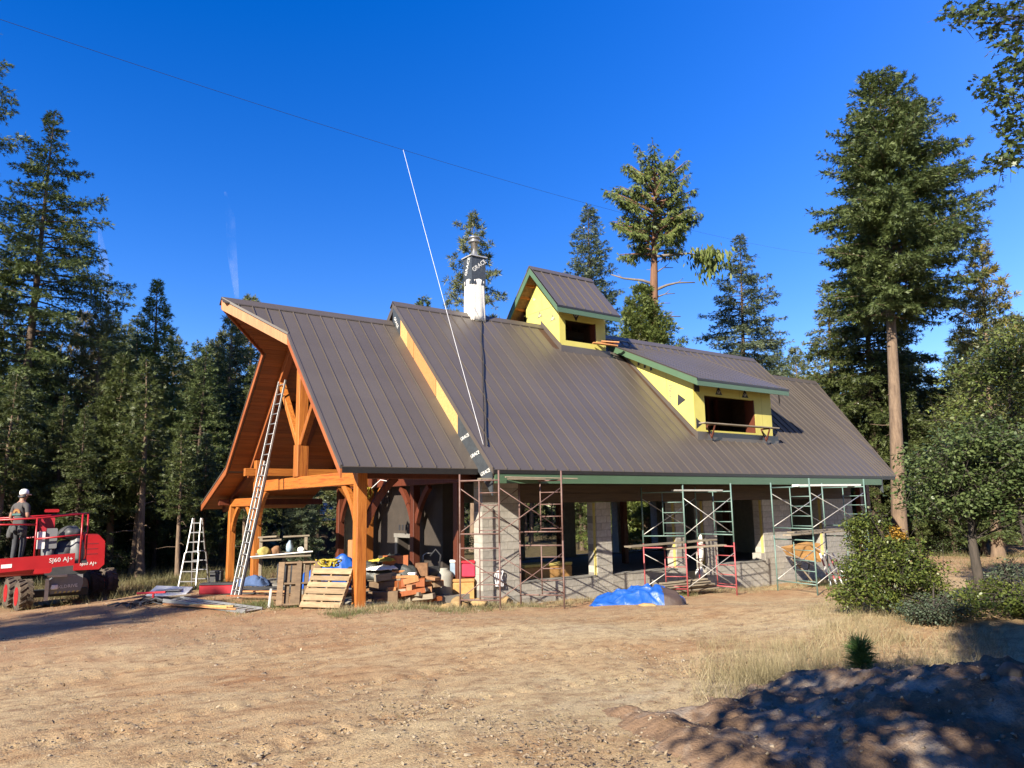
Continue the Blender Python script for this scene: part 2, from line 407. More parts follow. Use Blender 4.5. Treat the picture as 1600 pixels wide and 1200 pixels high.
# ------------------------------------------------------------------ ground
def make_ground():
    fa = math.atan2(cF.y, cF.x)
    fine = np.linspace(fa - 0.8, fa + 0.8, 400)
    rest = np.linspace(fa + 0.8, fa - 0.8 + 2 * math.pi, 42)[1:-1]
    ang = np.concatenate([fine, rest])
    rad = np.concatenate([[0.02, 0.8, 2.0], np.geomspace(3.2, 45, 260), np.geomspace(48, 900, 36)])
    A, R = np.meshgrid(ang, rad)
    x = CAM_POS.x + R * np.cos(A); y = CAM_POS.y + R * np.sin(A)
    z = ground_z(x, y)
    near = np.clip(1.6 - R / 40, 0, 1) * np.clip(R / 5, 0, 1)
    z = z + near * (0.022 * wav(x, y, 0.8, 0) + 0.007 * wav(x, y, 3.1, 10) + 0.005 * wav(x, y, 8.5, 20) + 0.006 * wav(x, y, 19, 30))
    # wheel ruts crossing the yard
    for off, dep in ((0, .04), (1.7, .035), (5.2, .03), (6.8, .03)):
        t = (y - (-9.2 + off) - 0.12 * x + 0.25 * np.sin(x * .7))
        z = z - near * dep * np.exp(-(t / .16) ** 2) * (0.6 + 0.4 * np.sin(x * 23)) * (x < 3)
    inside = (x > 0.3) & (x < 21.6) & (y > 0.2) & (y < 8.6)
    z = np.where(inside, np.minimum(z, -0.06), z)
    na, nr = len(ang), len(rad)
    idx = np.arange(na * nr).reshape(nr, na)
    a = idx[:-1]; b = np.roll(idx, -1, 1)[:-1]; c = np.roll(idx, -1, 1)[1:]; d = idx[1:]
    F = np.stack([a, b, c, d], -1).reshape(-1, 4)
    m = bpy.data.materials.new('dirt yard'); m.use_nodes = True
    N, L = m.node_tree.nodes, m.node_tree.links
    bs = N['Principled BSDF']; bs.inputs['Roughness'].default_value = 0.95; bs.inputs['Specular IOR Level'].default_value = 0.15
    tc = N.new('ShaderNodeTexCoord')
    def noise(scale, det=5, stretch=(1, 1, 1), rough=0.6):
        mp = N.new('ShaderNodeMapping'); mp.inputs['Scale'].default_value = stretch
        L.new(tc.outputs['Object'], mp.inputs['Vector'])
        n = N.new('ShaderNodeTexNoise'); n.inputs['Scale'].default_value = scale; n.inputs['Detail'].default_value = det; n.inputs['Roughness'].default_value = rough
        L.new(mp.outputs[0], n.inputs['Vector']); return n.outputs['Fac']
    def ramp(fac, stops):
        r = N.new('ShaderNodeValToRGB'); e = r.color_ramp.elements
        e[0].position, e[0].color = stops[0][0], (*stops[0][1], 1); e[1].position, e[1].color = stops[-1][0], (*stops[-1][1], 1)
        for p, c in stops[1:-1]: q = e.new(p); q.color = (*c, 1)
        L.new(fac, r.inputs['Fac']); return r.outputs['Color']
    def mix(f, a, b, t='MIX'):
        x = N.new('ShaderNodeMix'); x.data_type = 'RGBA'; x.blend_type = t
        if isinstance(f, float): x.inputs['Factor'].default_value = f
        else: L.new(f, x.inputs['Factor'])
        for s, v in ((6, a), (7, b)):
            if isinstance(v, tuple): x.inputs[s].default_value = (*v, 1)
            else: L.new(v, x.inputs[s])
        return x.outputs[2]
    big = noise(0.22, 4, (0.6, 1.5, 1))
    base = ramp(big, [(0.3, (0.37, 0.205, 0.098)), (0.42, (0.43, 0.285, 0.15)), (0.54, (0.5, 0.385, 0.222)), (0.7, (0.44, 0.37, 0.255))])
    mid = noise(1.6, 6, (0.7, 1.6, 1))
    c1 = mix(ramp(mid, [(0.42, (0, 0, 0)), (0.66, (0.75, 0.75, 0.75))]), base, (0.5, 0.38, 0.22))
    dk = noise(3.3, 7, (1, 1.4, 1), 0.7)
    c2 = mix(ramp(dk, [(0.46, (0, 0, 0)), (0.7, (0.85, 0.85, 0.85))]), c1, (0.19, 0.1, 0.055))
    sx = N.new('ShaderNodeSeparateXYZ'); L.new(tc.outputs['Object'], sx.inputs[0])
    my = N.new('ShaderNodeMapRange'); my.inputs['From Min'].default_value = -7.5; my.inputs['From Max'].default_value = -1.5; L.new(sx.outputs['Y'], my.inputs['Value'])
    mm = N.new('ShaderNodeMath'); mm.operation = 'MULTIPLY'; L.new(my.outputs[0], mm.inputs[0]); L.new(noise(.9, 5), mm.inputs[1])
    c2 = mix(ramp(mm.outputs[0], [(0.2, (0, 0, 0)), (0.6, (0.8, 0.8, 0.8))]), c2, (0.335, 0.185, 0.1))
    fine_ = noise(38, 5, rough=0.75)
    c3 = mix(0.85, c2, ramp(fine_, [(0.3, (0.5, 0.46, 0.42)), (0.5, (0.95, 0.95, 0.95)), (0.7, (1.35, 1.3, 1.2))]), 'MULTIPLY')
    vo = N.new('ShaderNodeTexVoronoi'); vo.inputs['Scale'].default_value = 24
    L.new(tc.outputs['Object'], vo.inputs['Vector'])
    c4 = mix(ramp(vo.outputs['Distance'], [(0.1, (0.5, 0.5, 0.5)), (0.22, (0, 0, 0))]), c3, (0.42, 0.34, 0.235))
    # forest floor away from the yard
    mr = N.new('ShaderNodeMapRange'); mr.inputs['From Min'].default_value = 9; mr.inputs['From Max'].default_value = 15
    L.new(sx.outputs['Y'], mr.inputs['Value'])
    ff = noise(5, 6)
    fl = ramp(ff, [(0.3, (0.05, 0.035, 0.02)), (0.55, (0.11, 0.085, 0.04)), (0.75, (0.17, 0.14, 0.065))])
    c5 = mix(mr.outputs[0], c4, fl)
    L.new(c5, bs.inputs['Base Color'])
    bp = N.new('ShaderNodeBump'); bp.inputs['Strength'].default_value = 0.75; bp.inputs['Distance'].default_value = 0.03
    ad = N.new('ShaderNodeMath'); ad.operation = 'ADD'
    L.new(noise(16, 8, rough=0.75), ad.inputs[0]); L.new(noise(60, 4), ad.inputs[1])
    L.new(ad.outputs[0], bp.inputs['Height']); L.new(bp.outputs[0], bs.inputs['Normal'])
    me = np_mesh('ground', np.stack([x, y, z], -1).reshape(-1, 3), F, m, True)
    tag(link('ground', me), 'bare reddish dirt yard with gravel and dry straw in front of the house', kind='structure')
make_ground()

# the dark soil heap in the right foreground
def make_mound():
    n = 150
    u, v = np.meshgrid(np.linspace(-1, 1, n), np.linspace(-1, 1, n))
    ax = np.array([0.81, -0.586]); ay = np.array([0.586, 0.81])
    c = np.array([.45, -13.3]); LA, LB = 3.15, 2.2
    def height(X, Y):
        d0, d1 = X - c[0], Y - c[1]
        uu = (d0 * ax[0] + d1 * ax[1]) / LA; vv = (d0 * ay[0] + d1 * ay[1]) / LB
        r = np.sqrt(uu * uu + vv * vv) * (1 + .16 * wav(X, Y, 1.7, 8) + .05 * wav(X, Y, 6, 22))
        h = .86 * np.clip(1 - r, -.25, 1) ** 1.0 * (1.15 - .35 * np.clip(1 - r, 0, 1))
        rough = np.clip(1.25 - r, 0, .6)
        return h + rough * (.1 * wav(X, Y, 2.4, 5) + .06 * np.abs(wav(X, Y, 5.5, 15)) + .045 * wav(X, Y, 13, 25) + .035 * np.abs(wav(X, Y, 27, 35)) + .022 * wav(X, Y, 55, 45))
    X = c[0] + u * LA * 1.3 * ax[0] + v * LB * 1.3 * ay[0]; Y = c[1] + u * LA * 1.3 * ax[1] + v * LB * 1.3 * ay[1]
    Zz = ground_z(X, Y) - 0.03 + height(X, Y)
    idx = np.arange(n * n).reshape(n, n)
    F = np.stack([idx[:-1, :-1], idx[:-1, 1:], idx[1:, 1:], idx[1:, :-1]], -1).reshape(-1, 4)
    m = mat('dark soil and grey ash', (0.46, 0.39, 0.31), 0.95, (0.2, 0.125, 0.075), 1.7, bump=1.0, bscale=34, c3=(0.31, 0.2, 0.125), spec=0.15, detail=9)
    tag(link('dirt_mound', np_mesh('dirt_mound', np.stack([X, Y, Zz], -1).reshape(-1, 3), F, m, True)), 'low heap of dark soil and grey ash in the right foreground', kind='structure')
    global mound_z
    def mound_z(x, y): return gz(x, y) - 0.03 + float(height(np.array([x]), np.array([y]))[0])
make_mound()
# ------------------------------------------------------------------ trees
DIAMOND = ([(0, 0, 0), (.45, .5, .04), (1, 0, -.03), (.45, -.5, .04)], [(0, 1, 2, 3)])
def _sprig():
    V, F = [], []
    for bx, by, an, ln, wd, z in ((0, 0, 0, 1, .085, 0), (.12, .01, .5, .62, .075, .04), (.3, -.01, -.48, .6, .075, -.04)):
        c, s = math.cos(an), math.sin(an); o = len(V)
        for u, v in ((0, 0), (.45, wd), (1, 0), (.45, -wd)):
            V.append((bx + ln * (u * c) - v * s, by * 2 + (ln * u * s + v * c) * 1.0, z * u * 3))
        F.append((o, o + 1, o + 2, o + 3))
    return V, F
SPRIG = _sprig()
LEAF = ([(0, 0, 0), (.3, .36, .05), (.75, .3, .03), (1, 0, -.06), (.75, -.3, .03), (.3, -.36, .05)], [(0, 1, 2, 3, 4, 5)])
LOBED = ([(0, .04, 0), (.18, .2, .03), (.3, .12, .0), (.42, .42, .05), (.52, .15, 0), (.7, .38, .04), (.76, .12, 0), (1, 0, -.05),
          (.76, -.12, 0), (.7, -.38, .04), (.52, -.15, 0), (.42, -.42, .05), (.3, -.12, 0), (.18, -.2, .03)], [tuple(range(14))])

def trunk_curve(h, lean, rng, wob=0.12):
    ph = rng.uniform(0, 6.28, 4)
    def f(z):
        t = np.asarray(z) / h
        return np.stack([lean[0] * t + wob * (np.sin(t * 5 + ph[0]) - np.sin(ph[0])) * .5, lean[1] * t + wob * (np.sin(t * 4 + ph[1]) - np.sin(ph[1])) * .5, np.asarray(z, float)], -1)
    return f

def trunk_mesh(f, h, r0, rng, n=10, seg=14, top=0.02):
    mb = MB()
    zs = [-0.35, 0.0, 0.25] + [h * (i / seg) for i in range(1, seg + 1)]
    pts = [f(z) for z in zs]; rr = []
    for z in zs:
        t = max(z, 0) / h
        rr.append(max(top, r0 * max(0, 1 - t) ** 0.85 * (1 + 0.35 * math.exp(-max(z, 0) / 0.35))))
    mb.tube(pts, rr, n)
    return mb

def conifer(name, seed, h, lean, r0, zb, prof, nb, leaf, bark, style='fir', dens=1.0, dead=6, droop=0.35, clump=(0.24, 0.15), up=0.25, gap=0.0, top=0.02, skew=None, lwid=1.0):
    """returns [(part name, mesh)]: trunk with its limbs, crown of needle sprays; prof = [(height fraction, crown radius)]"""
    rng = np.random.default_rng(int(abs(seed) * 10))
    f = trunk_curve(h, lean, rng)
    tb = trunk_mesh(f, h, r0, rng, top=top)
    pz = [p[0] for p in prof]; pr = [p[1] for p in prof]
    P, D, LN, WD = [], [], [], []
    golden = 2.39996
    az0 = rng.uniform(0, 6.28)
    for i in range(nb):
        t = zb + (0.995 - zb) * (max(0, i + rng.uniform(-.4, .4)) / nb) ** 0.92
        t = min(max(t, zb * .98), .992)
        az = az0 + i * golden + rng.normal(0, .35)
        Lb = np.interp(t, pz, pr) * rng.uniform(0.62, 1.12)
        if skew is not None: Lb *= 1 + skew[1] * math.cos(az - skew[0])
        if rng.random() < gap: Lb *= rng.uniform(.2, .6)
        if Lb < .12: Lb = .12
        base = f(t * h)
        hd = np.array([math.cos(az), math.sin(az), 0.0])
        sd_ = np.array([-hd[1], hd[0], 0.0])
        rise = up * (1.3 * t - .3) + rng.normal(0, .1) + (0.5 if t > .93 else 0)
        dr = droop * (1.15 - t) * (0.7 + 0.6 * rng.random())
        s = np.linspace(0, 1, 6)
        def pos(s):
            s = np.asarray(s)[:, None]
            bend = 0.06 * Lb * np.sin(s * 3)
            return base + hd * (Lb * s) + sd_ * bend + np.array([0, 0, 1.0]) * Lb * (rise * s - dr * s ** 1.6 + 0.18 * dr * s ** 4)
        bp_ = pos(s)
        rb = max(0.008, r0 * 0.16 * min(1, Lb / 2.5))
        tb.tube([tuple(q) for q in bp_[::1]], [rb * (1 - .85 * x) for x in s], 4, False)
        if style in ('fir', 'cedar', 'hang'):
            nt = int(Lb * 8.6 * dens) + 3
            st = rng.uniform(.12 if style != 'hang' else .3, 1.0, nt) ** .8
            for sg in (1, -1):
                bp2 = pos(st); tg = unit(pos(np.minimum(st + .05, 1.05)) - bp2)
                tl = (0.34 * Lb * (1.12 - st) + .2) * rng.uniform(.6, 1.15, nt)
                td = unit(tg * rng.uniform(.35, .9, nt)[:, None] + sd_ * sg * rng.uniform(.5, 1, nt)[:, None] + np.array([0, 0, 1]) * rng.normal(-.18 if style == 'fir' else (-.1 if style == 'cedar' else -.9), .22, nt)[:, None])
                kmax = np.maximum(1, np.ceil(tl / (clump[0] * .62)).astype(int))
                for k in range(int(kmax.max())):
                    sel = kmax > k
                    q = bp2[sel] + td[sel] * (tl[sel] * (k + .1) / kmax[sel])[:, None] + rng.normal(0, .04, (sel.sum(), 3))
                    q[:, 2] -= 0.12 * (tl[sel] * (k / kmax[sel])) ** 1.5
                    dd = td[sel] + rng.normal(0, .42, (sel.sum(), 3)) + sd_ * sg * rng.normal(.0, .2, sel.sum())[:, None]
                    if style == 'hang': dd[:, 2] -= .8
                    if style == 'cedar': dd[:, 2] += rng.normal(.15, .4, sel.sum())
                    P.append(q); D.append(dd); n_ = sel.sum()
                    LN.append(clump[0] * rng.uniform(.7, 1.25, n_)); WD.append(clump[1] * rng.uniform(.7, 1.3, n_))
            tip = pos(np.array([.93, 1.0])); P.append(tip); D.append(np.tile(hd, (2, 1)) + rng.normal(0, .2, (2, 3))); LN.append(np.full(2, clump[0])); WD.append(np.full(2, clump[1]))
        else:                                                     # pine: brushes of long needles towards the branch ends
            nt = int(Lb * 3.2 * dens) + 2
            st = rng.uniform(.35, 1.03, nt)
            q0 = pos(st) + rng.normal(0, .16 * min(1, Lb / 2), (nt, 3)) * np.array([1, 1, .7]) + sd_ * (rng.normal(0, .22, nt) * Lb * (1.1 - st))[:, None]
            m_ = 15
            q = np.repeat(q0, m_, 0)
            dd = unit(rng.normal(0, 1, (len(q), 3)) + np.array([0, 0, .45]) + hd * .55)
            P.append(q); D.append(dd); LN.append(clump[0] * rng.uniform(.7, 1.2, len(q))); WD.append(clump[1] * rng.uniform(.7, 1.2, len(q)))
    for i in range(dead):                                         # bare dead snags below the crown
        t = rng.uniform(zb * .45, zb) if zb > .08 else rng.uniform(.05, .15)
        az = rng.uniform(0, 6.28); Lb = rng.uniform(.4, 1.5); b0 = f(t * h)
        tb.tube([b0, b0 + np.array([math.cos(az) * Lb * .5, math.sin(az) * Lb * .5, rng.uniform(-.1, .15)]), b0 + np.array([math.cos(az) * Lb, math.sin(az) * Lb, rng.uniform(-.35, .15)])], [.025, .016, .006], 4, False)
    P = np.concatenate(P); D = np.concatenate(D); LN = np.concatenate(LN); WD = np.concatenate(WD) * lwid
    X, Y, Z = frames(rng, D, .75 if style != 'pine' else 1.5)
    V, F = scatter(*(DIAMOND if style == 'pine' else SPRIG), P, X * LN[:, None] * (1 if style == 'pine' else 1.1), Y * (WD if style == 'pine' else LN * 1.0)[:, None], Z * LN[:, None])
    return tb.mesh(name + '_trunk', bark, True), np_mesh(name + '_crown', V, F, leaf)

def tree_thing(name, parts, label, cat, x, y, z=None, rz=0, sc=1.0, group=None):
    t = thing(name, label, cat, (x, y, gz(x, y) if z is None else z), rz, group)
    t.scale = (sc, sc, sc)
    link('trunk', parts[0], t); link('crown', parts[1], t)
    return t

FIRP = [(0.1, 2.6), (.25, 3.2), (.4, 3.3), (.55, 3.0), (.7, 2.3), (.85, 1.2), (.95, .5), (1, .08)]
def sc_prof(p, k): return [(a, b * k) for a, b in p]

# L1: the tall fir at the left, irregular, gaps, visible stem
p = conifer('f1', 11, 22.4, (.62, -.03), .3, .3, [(.25, 1.6), (.35, 3.0), (.5, 3.4), (.62, 3.4), (.75, 3.0), (.82, 2.0), (.88, 1.1), (.95, .55), (1, .1)], 150, M['fir'], M['bark'], gap=.25, droop=.42, dens=1.1, clump=(0.25, .17), skew=(-.3, .12))
tree_thing('fir_tree', p, 'tall ragged fir with gaps in its crown, left of the red lift', 'tree', -5.76, 25.31)
# L0: fir partly out of frame
p = conifer('f0', 12, 25.2, (-.5, 0), .34, .28, [(.25, 1.8), (.5, 2.6), (.7, 2.7), (.85, 2.0), (.95, 1.0), (1, .1)], 110, M['fir'], M['bark'], gap=.25, droop=.45, dens=1.0, clump=(0.25, .17))
tree_thing('fir_tree', p, 'tall fir cut off by the left edge, only its right branches showing', 'tree', -8.0, 24.28)
# L2: narrow cedar
p = conifer('c2', 13, 15.2, (-.5, .1), .26, .13, [(.1, 2.3), (.3, 2.3), (.5, 1.9), (.7, 1.35), (.85, .8), (1, .06)], 170, M['cedar'], M['barkred'], 'cedar', droop=.15, up=.5, dens=1.1, clump=(0.25, .2))
tree_thing('cedar_tree', p, 'narrow pointed green cedar, tallest point between the ragged fir and the house', 'tree', .88, 27.67)
# L3: browning pine
p = conifer('p3', 14, 13.6, (-.5, .06), .2, .35, [(.3, 1.0), (.45, 1.7), (.65, 1.8), (.8, 1.3), (.93, .6), (1, .1)], 95, M['pinetan'], M['barkpine'], 'pine', dens=1.5, clump=(.3, .045), up=.5, droop=.2)
tree_thing('pine_tree', p, 'thin olive brown pine right of the ragged fir', 'tree', -2.2, 30.29)
# generic firs
FA = conifer('fa', 15, 15.0, (-.4, .1), .24, .1, sc_prof(FIRP, .8), 150, M['fir'], M['bark'], droop=.3, dens=.95, clump=(0.26, .18))
FB = conifer('fb', 16, 14.0, (-.3, .1), .22, .06, sc_prof(FIRP, .72), 140, M['firblue'], M['bark'], droop=.35, dens=.9, clump=(0.26, .18))
FC = conifer('fc', 17, 16.0, (.2, .1), .24, .16, sc_prof(FIRP, .9), 130, M['firdark'], M['bark'], droop=.4, dens=.95, clump=(0.29, .2), gap=.15)
PA = conifer('pa', 18, 16.6, (-.3, .1), .28, .2, [(.15, 2.2), (.4, 2.9), (.6, 2.7), (.8, 1.9), (.92, 1.0), (1, .2)], 130, M['pine'], M['barkpine'], 'pine', dens=1.7, clump=(.34, .05), up=.6, droop=.2)
tree_thing('fir_tree', FA, 'dark fir with a blunt top just left of the narrow cedar', 'tree', .09, 35.95, sc=.95)
tree_thing('fir_tree', FB, 'blue green fir directly behind the narrow cedar', 'tree', 1.38, 37.38, rz=1.3, sc=1.1)
tree_thing('fir_tree', FA, 'pointed fir halfway between the narrow cedar and the gable', 'tree', 4.7, 37.68, rz=2.2, sc=.94)
tree_thing('fir_tree', FB, 'small pointed fir just left of the roof gable', 'tree', 7.03, 39.6, rz=.7, sc=1.07)
tree_thing('pine_tree', PA, 'broad light olive pine rising behind the gable end', 'tree', 7.35, 32.6, sc=1.0)
tree_thing('pine_tree', PA, 'lower olive pine beside the left edge of the gable roof', 'tree', 5.29, 30.75, rz=2.5, sc=.87)
# dark cedar in front with bare stem
DK = conifer('dk', 19, 9.3, (-.06, 0), .17, .26, [(.22, 1.6), (.35, 2.0), (.55, 1.7), (.75, 1.1), (.9, .5), (1, .05)], 150, M['firdark'], M['barkpine'], 'cedar', droop=.3, up=.35, dens=1.25, clump=(0.24, .2), dead=3)
tree_thing('cedar_tree', DK, 'very dark dense cedar with a bare lower stem behind the lift', 'tree', -2.21, 19.62)
TK = conifer('tk', 20, 8.8, (-.3, .07), .16, .42, [(.38, .9), (.55, 1.3), (.75, 1.0), (1, .1)], 70, M['firdark'], M['barkpine'], 'cedar', droop=.3, dens=1.0, clump=(0.24, .17), dead=4)
tree_thing('cedar_tree', TK, 'young cedar on a straight pale bare stem right of the lift', 'tree', -1.5, 16.87)
# M: trees behind the roof
p = conifer('m1', 21, 21.0, (.07, -.04), .24, .3, [(.3, 2.3), (.5, 2.5), (.68, 2.2), (.8, 1.8), (.9, 1.2), (.97, .55), (1, .3)], 105, M['pine'], M['barkpine'], 'pine', dens=1.6, clump=(.34, .05), up=.45, droop=.35, gap=.15)
tree_thing('pine_tree', p, 'tufted pine directly behind the chimney', 'tree', 17.36, 21.82)
tree_thing('fir_tree', FA, 'tip of a distant fir just above the roof ridge left of the chimney', 'tree', 20.81, 34.66, rz=4, sc=1.29)
p = conifer('m3', 22, 24.4, (.2, -.2), .3, .3, [(.25, 2.8), (.5, 2.6), (.65, 2.3), (.78, 1.9), (.88, 1.3), (.95, .75), (1, .15)], 190, M['firblue'], M['bark'], droop=.35, dens=1.0, clump=(0.26, .18), gap=.15, up=.4)
tree_thing('fir_tree', p, 'blue green fir rising behind the roof cupola', 'tree', 28.25, 23.36)
# M4: old cedar with bare reddish stem, flat clumpy crown
def old_cedar():
    rng = np.random.default_rng(31); h = 22.9; lean = (.69, -.74)
    tr, cr = conifer('m4', 31, h, lean, .62, .76, [(.75, 2.4), (.8, 3.2), (.87, 3.1), (.93, 2.5), (.98, 1.5), (1, .9)], 80, M['cedar'], M['barkred'], 'hang', dens=1.15, gap=.25, clump=(0.29, .16), dead=0, droop=.25, up=.45, top=.08)
    t = thing('old_cedar_tree', 'old cedar with bare reddish trunk, dead limbs and a rounded crown high above the dormer', 'tree', (24.41, 14.04, gz(24.4, 14)))
    link('trunk', tr, t); link('crown', cr, t)
    f = trunk_curve(h, lean, np.random.default_rng(31))
    right = np.array([.81, -.586, 0])
    limbs = [(.755, 1, 3.4, .1, -.35), (.68, -1, 2.6, .3, .75), (.665, 1, 2.4, .35, .3), (.71, 1, 1.1, .6, .5), (.645, 1, 1.2, .35, .5), (.625, 1, .9, .3, .3), (.735, 1, .9, .7, .4), (.61, -1, .7, .3, .2), (.72, -1, .5, .1, .1), (.6, 1, 1.5, -.1, -.1)]
    for z, sg, L_, r1, r2 in limbs:
        b = f(z * h); mb = MB(); d = right * sg
        pts = [b, b + d * L_ * .3 + np.array([.1, .1, L_ * r1 * .4]), b + d * L_ * .65 + np.array([-.1, .15, L_ * r1 * .55]), b + d * L_ + np.array([.1, .1, L_ * (r1 * .4 + r2 * .2)])]
        mb.tube(pts, [.1 * min(1, L_ / 2), .08 * min(1, L_ / 2), .055 * min(1, L_ / 2), .035 * min(1, L_ / 2)], 6)
        if L_ > 1: mb.tube([pts[2], pts[2] + d * .35 + np.array([0, 0, .3])], [.03, .008], 4)
        mb.build('dead_limb', M['deadwood'], t, True)
    # the one living low limb on the right ends in hanging sprays
    e = f(.755 * h) + right * 3.2 + np.array([0, 0, .1])
    n = 420
    q = e + np.stack([rng.normal(0, .55, n), rng.normal(0, .45, n), -np.abs(rng.normal(0, .75, n)) + .45], -1)
    dd = np.stack([rng.normal(0, .3, n), rng.normal(0, .3, n), -np.ones(n)], -1)
    X, Y, Z = frames(rng, dd, 1.5)
    ln = rng.uniform(.3, .6, n)[:, None]
    V, F = scatter(*DIAMOND, q, X * ln, Y * ln * .35, Z * ln)
    tag(link('spray', np_mesh('cedar_limb_spray', V, F, M['cedar']), t), kind='stuff')
old_cedar()
p = conifer('m5', 23, 14.6, (.2, -.2), .24, .1, [(.1, 3.9), (.4, 3.3), (.6, 2.6), (.8, 1.6), (.92, .75), (1, .05)], 330, M['cedar'], M['barkred'], 'cedar', droop=.1, up=.75, dens=1.35, clump=(0.26, .24))
tree_thing('cedar_tree', p, 'dense conical light green cedar at the foot of the old bare trunk', 'tree', 22.11, 12.15)
p = conifer('m6', 24, 20.2, (.3, -.4), .26, .12, [(.1, 4.6), (.3, 4.5), (.5, 3.7), (.7, 2.7), (.82, 1.8), (.92, .8), (1, .05)], 190, M['firblue'], M['bark'], droop=.3, dens=1.05, clump=(0.25, .15), up=.3, gap=.1)
tree_thing('spruce_tree', p, 'wide sparse spruce with a bare leader to the right of the old cedar', 'tree', 32.55, 13.7)
tree_thing('fir_tree', FA, 'small far fir low between the sparse spruce and the lighter pine', 'tree', 46.02, 20.06, rz=1, sc=1.02)
tree_thing('pine_tree', PA, 'small far pine just above the right end of the ridge', 'tree', 49.0, 20.48, rz=2, sc=.93)
p = conifer('r0', 25, 16.8, (.4, -.6), .26, .15, [(.1, 2.6), (.4, 2.7), (.6, 2.3), (.75, 1.6), (.9, .9), (1, .1)], 130, M['pine'], M['barkpine'], 'fir', droop=.4, dens=1.0, clump=(0.27, .16), gap=.2)
tree_thing('fir_tree', p, 'lighter olive fir in front of the sky, left of the biggest tree', 'tree', 35.8, 9.68)
# R1: the biggest tree
p = conifer('r1', 26, 24.2, (.56, -1.1), .37, .48, [(.45, 2.2), (.52, 3.4), (.6, 4.0), (.68, 4.0), (.76, 3.4), (.84, 2.7), (.91, 1.9), (.96, 1.15), (1, .4)], 270, M['fir'], M['barkpine'], droop=.35, up=.45, dens=1.25, clump=(0.27, .19), gap=.08, skew=(-.6, .14))
tree_thing('fir_tree', p, 'biggest fir, full crowned on a long bare pale trunk at the house end', 'tree', 28.72, 2.36)
p = conifer('r1b', 27, 19.2, (.43, -.8), .3, .26, [(.22, 2.0), (.35, 3.6), (.55, 3.4), (.75, 2.4), (.9, 1.1), (1, .1)], 210, M['firdark'], M['bark'], droop=.5, dens=1.1, clump=(0.27, .19))
tree_thing('fir_tree', p, 'darker fir behind the biggest tree, its trunk just left of the pale trunk', 'tree', 33.43, 5.98)
p = conifer('r2', 28, 17.0, (.3, -.9), .28, .25, [(.2, 2.2), (.5, 2.4), (.7, 1.9), (.85, 1.2), (.95, .6), (1, .15)], 110, M['pineyellow'], M['barkpine'], 'pine', dens=1.7, clump=(.34, .05), up=.5, droop=.25)
tree_thing('pine_tree', p, 'pine with yellowing needles rising over the oak at the right edge', 'tree', 37.14, 1.47)
p = conifer('r5', 29, 13.0, (.2, -.5), .27, .42, [(.4, 1.5), (.6, 2.0), (.8, 1.2), (1, .1)], 60, M['pine'], M['barkpine'], 'pine', dens=1.3, clump=(.34, .05))
tree_thing('pine_tree', p, 'pine with a pinkish bare stem standing beyond the sunlit track', 'tree', 33.86, .2)
tree_thing('pine_tree', p, 'pine with a reddish stem seen through the window openings', 'tree', 21.2, 11.4, rz=2, sc=.95)

# the wood around the clearing: single trees, meshes shared, one group per kind
rngw = np.random.default_rng(77)
placed = []
def wood(n, r0, r1, a0, a1, kinds, lab):
    k = 0; tries = 0
    while k < n and tries < 4000:
        tries += 1
        a = math.radians(rngw.uniform(a0, a1)); r = rngw.uniform(r0, r1)
        x = CAM_POS.x + r * math.sin(a); y = CAM_POS.y + r * math.cos(a)
        if any((x - q[0]) ** 2 + (y - q[1]) ** 2 < 2.4 ** 2 for q in placed): continue
        placed.append((x, y)); k += 1
        i = int(rngw.integers(len(kinds))); nm, parts, l, h = kinds[i]
        # crowns must stay under the photographed skyline
        hmax = 2.2 + r * lab(math.degrees(a))
        s = min(rngw.uniform(.75, 1.05), hmax / h)
        deg = math.degrees(a)
        place = 'behind the red lift' if deg < 7 else 'between the lift and the stepladder' if deg < 14.5 else 'beside the gable, beyond the stepladder' if deg < 20 else 'beyond the open porch' if deg < 31 else 'beyond the long house' if deg < 59 else 'beyond the large bush at the house end' if deg < 66 else 'beyond the low oak at the right'
        if r > 58: place = 'deep in the wood ' + place
        tree_thing(nm, parts, l + ' ' + place, 'tree', x, y, rz=rngw.uniform(0, 6.28), sc=max(.3, s), group='forest trees around the clearing')
KW = [('fir_tree', FA, 'green fir', 15.0), ('fir_tree', FB, 'blue green fir', 14.0),
      ('fir_tree', FC, 'dark gappy fir', 16.0), ('pine_tree', PA, 'olive pine', 16.6), ('cedar_tree', TK, 'slim bare stemmed cedar', 8.8)]
def sky_left(a):   # tangent of the allowed elevation by azimuth (degrees from +Y towards +X)
    return float(np.interp(a, [-10, 4, 7, 11, 20, 26, 34, 40, 48, 55, 60, 66, 72], [.5, .3, .25, .22, .18, .16, .13, .13, .13, .13, .17, .22, .24]))
wood(26, 31, 41, -5, 24, [KW[0], KW[1], KW[2], KW[4]], lambda a: sky_left(a) * .5)
wood(44, 41, 66, -6, 25, KW, sky_left)
wood(34, 46, 76, 25, 58, KW, sky_left)
wood(16, 44, 56, 59, 74, [KW[2], KW[0], KW[1]], lambda a: .16)
wood(24, 50, 76, 58, 76, KW, sky_left)

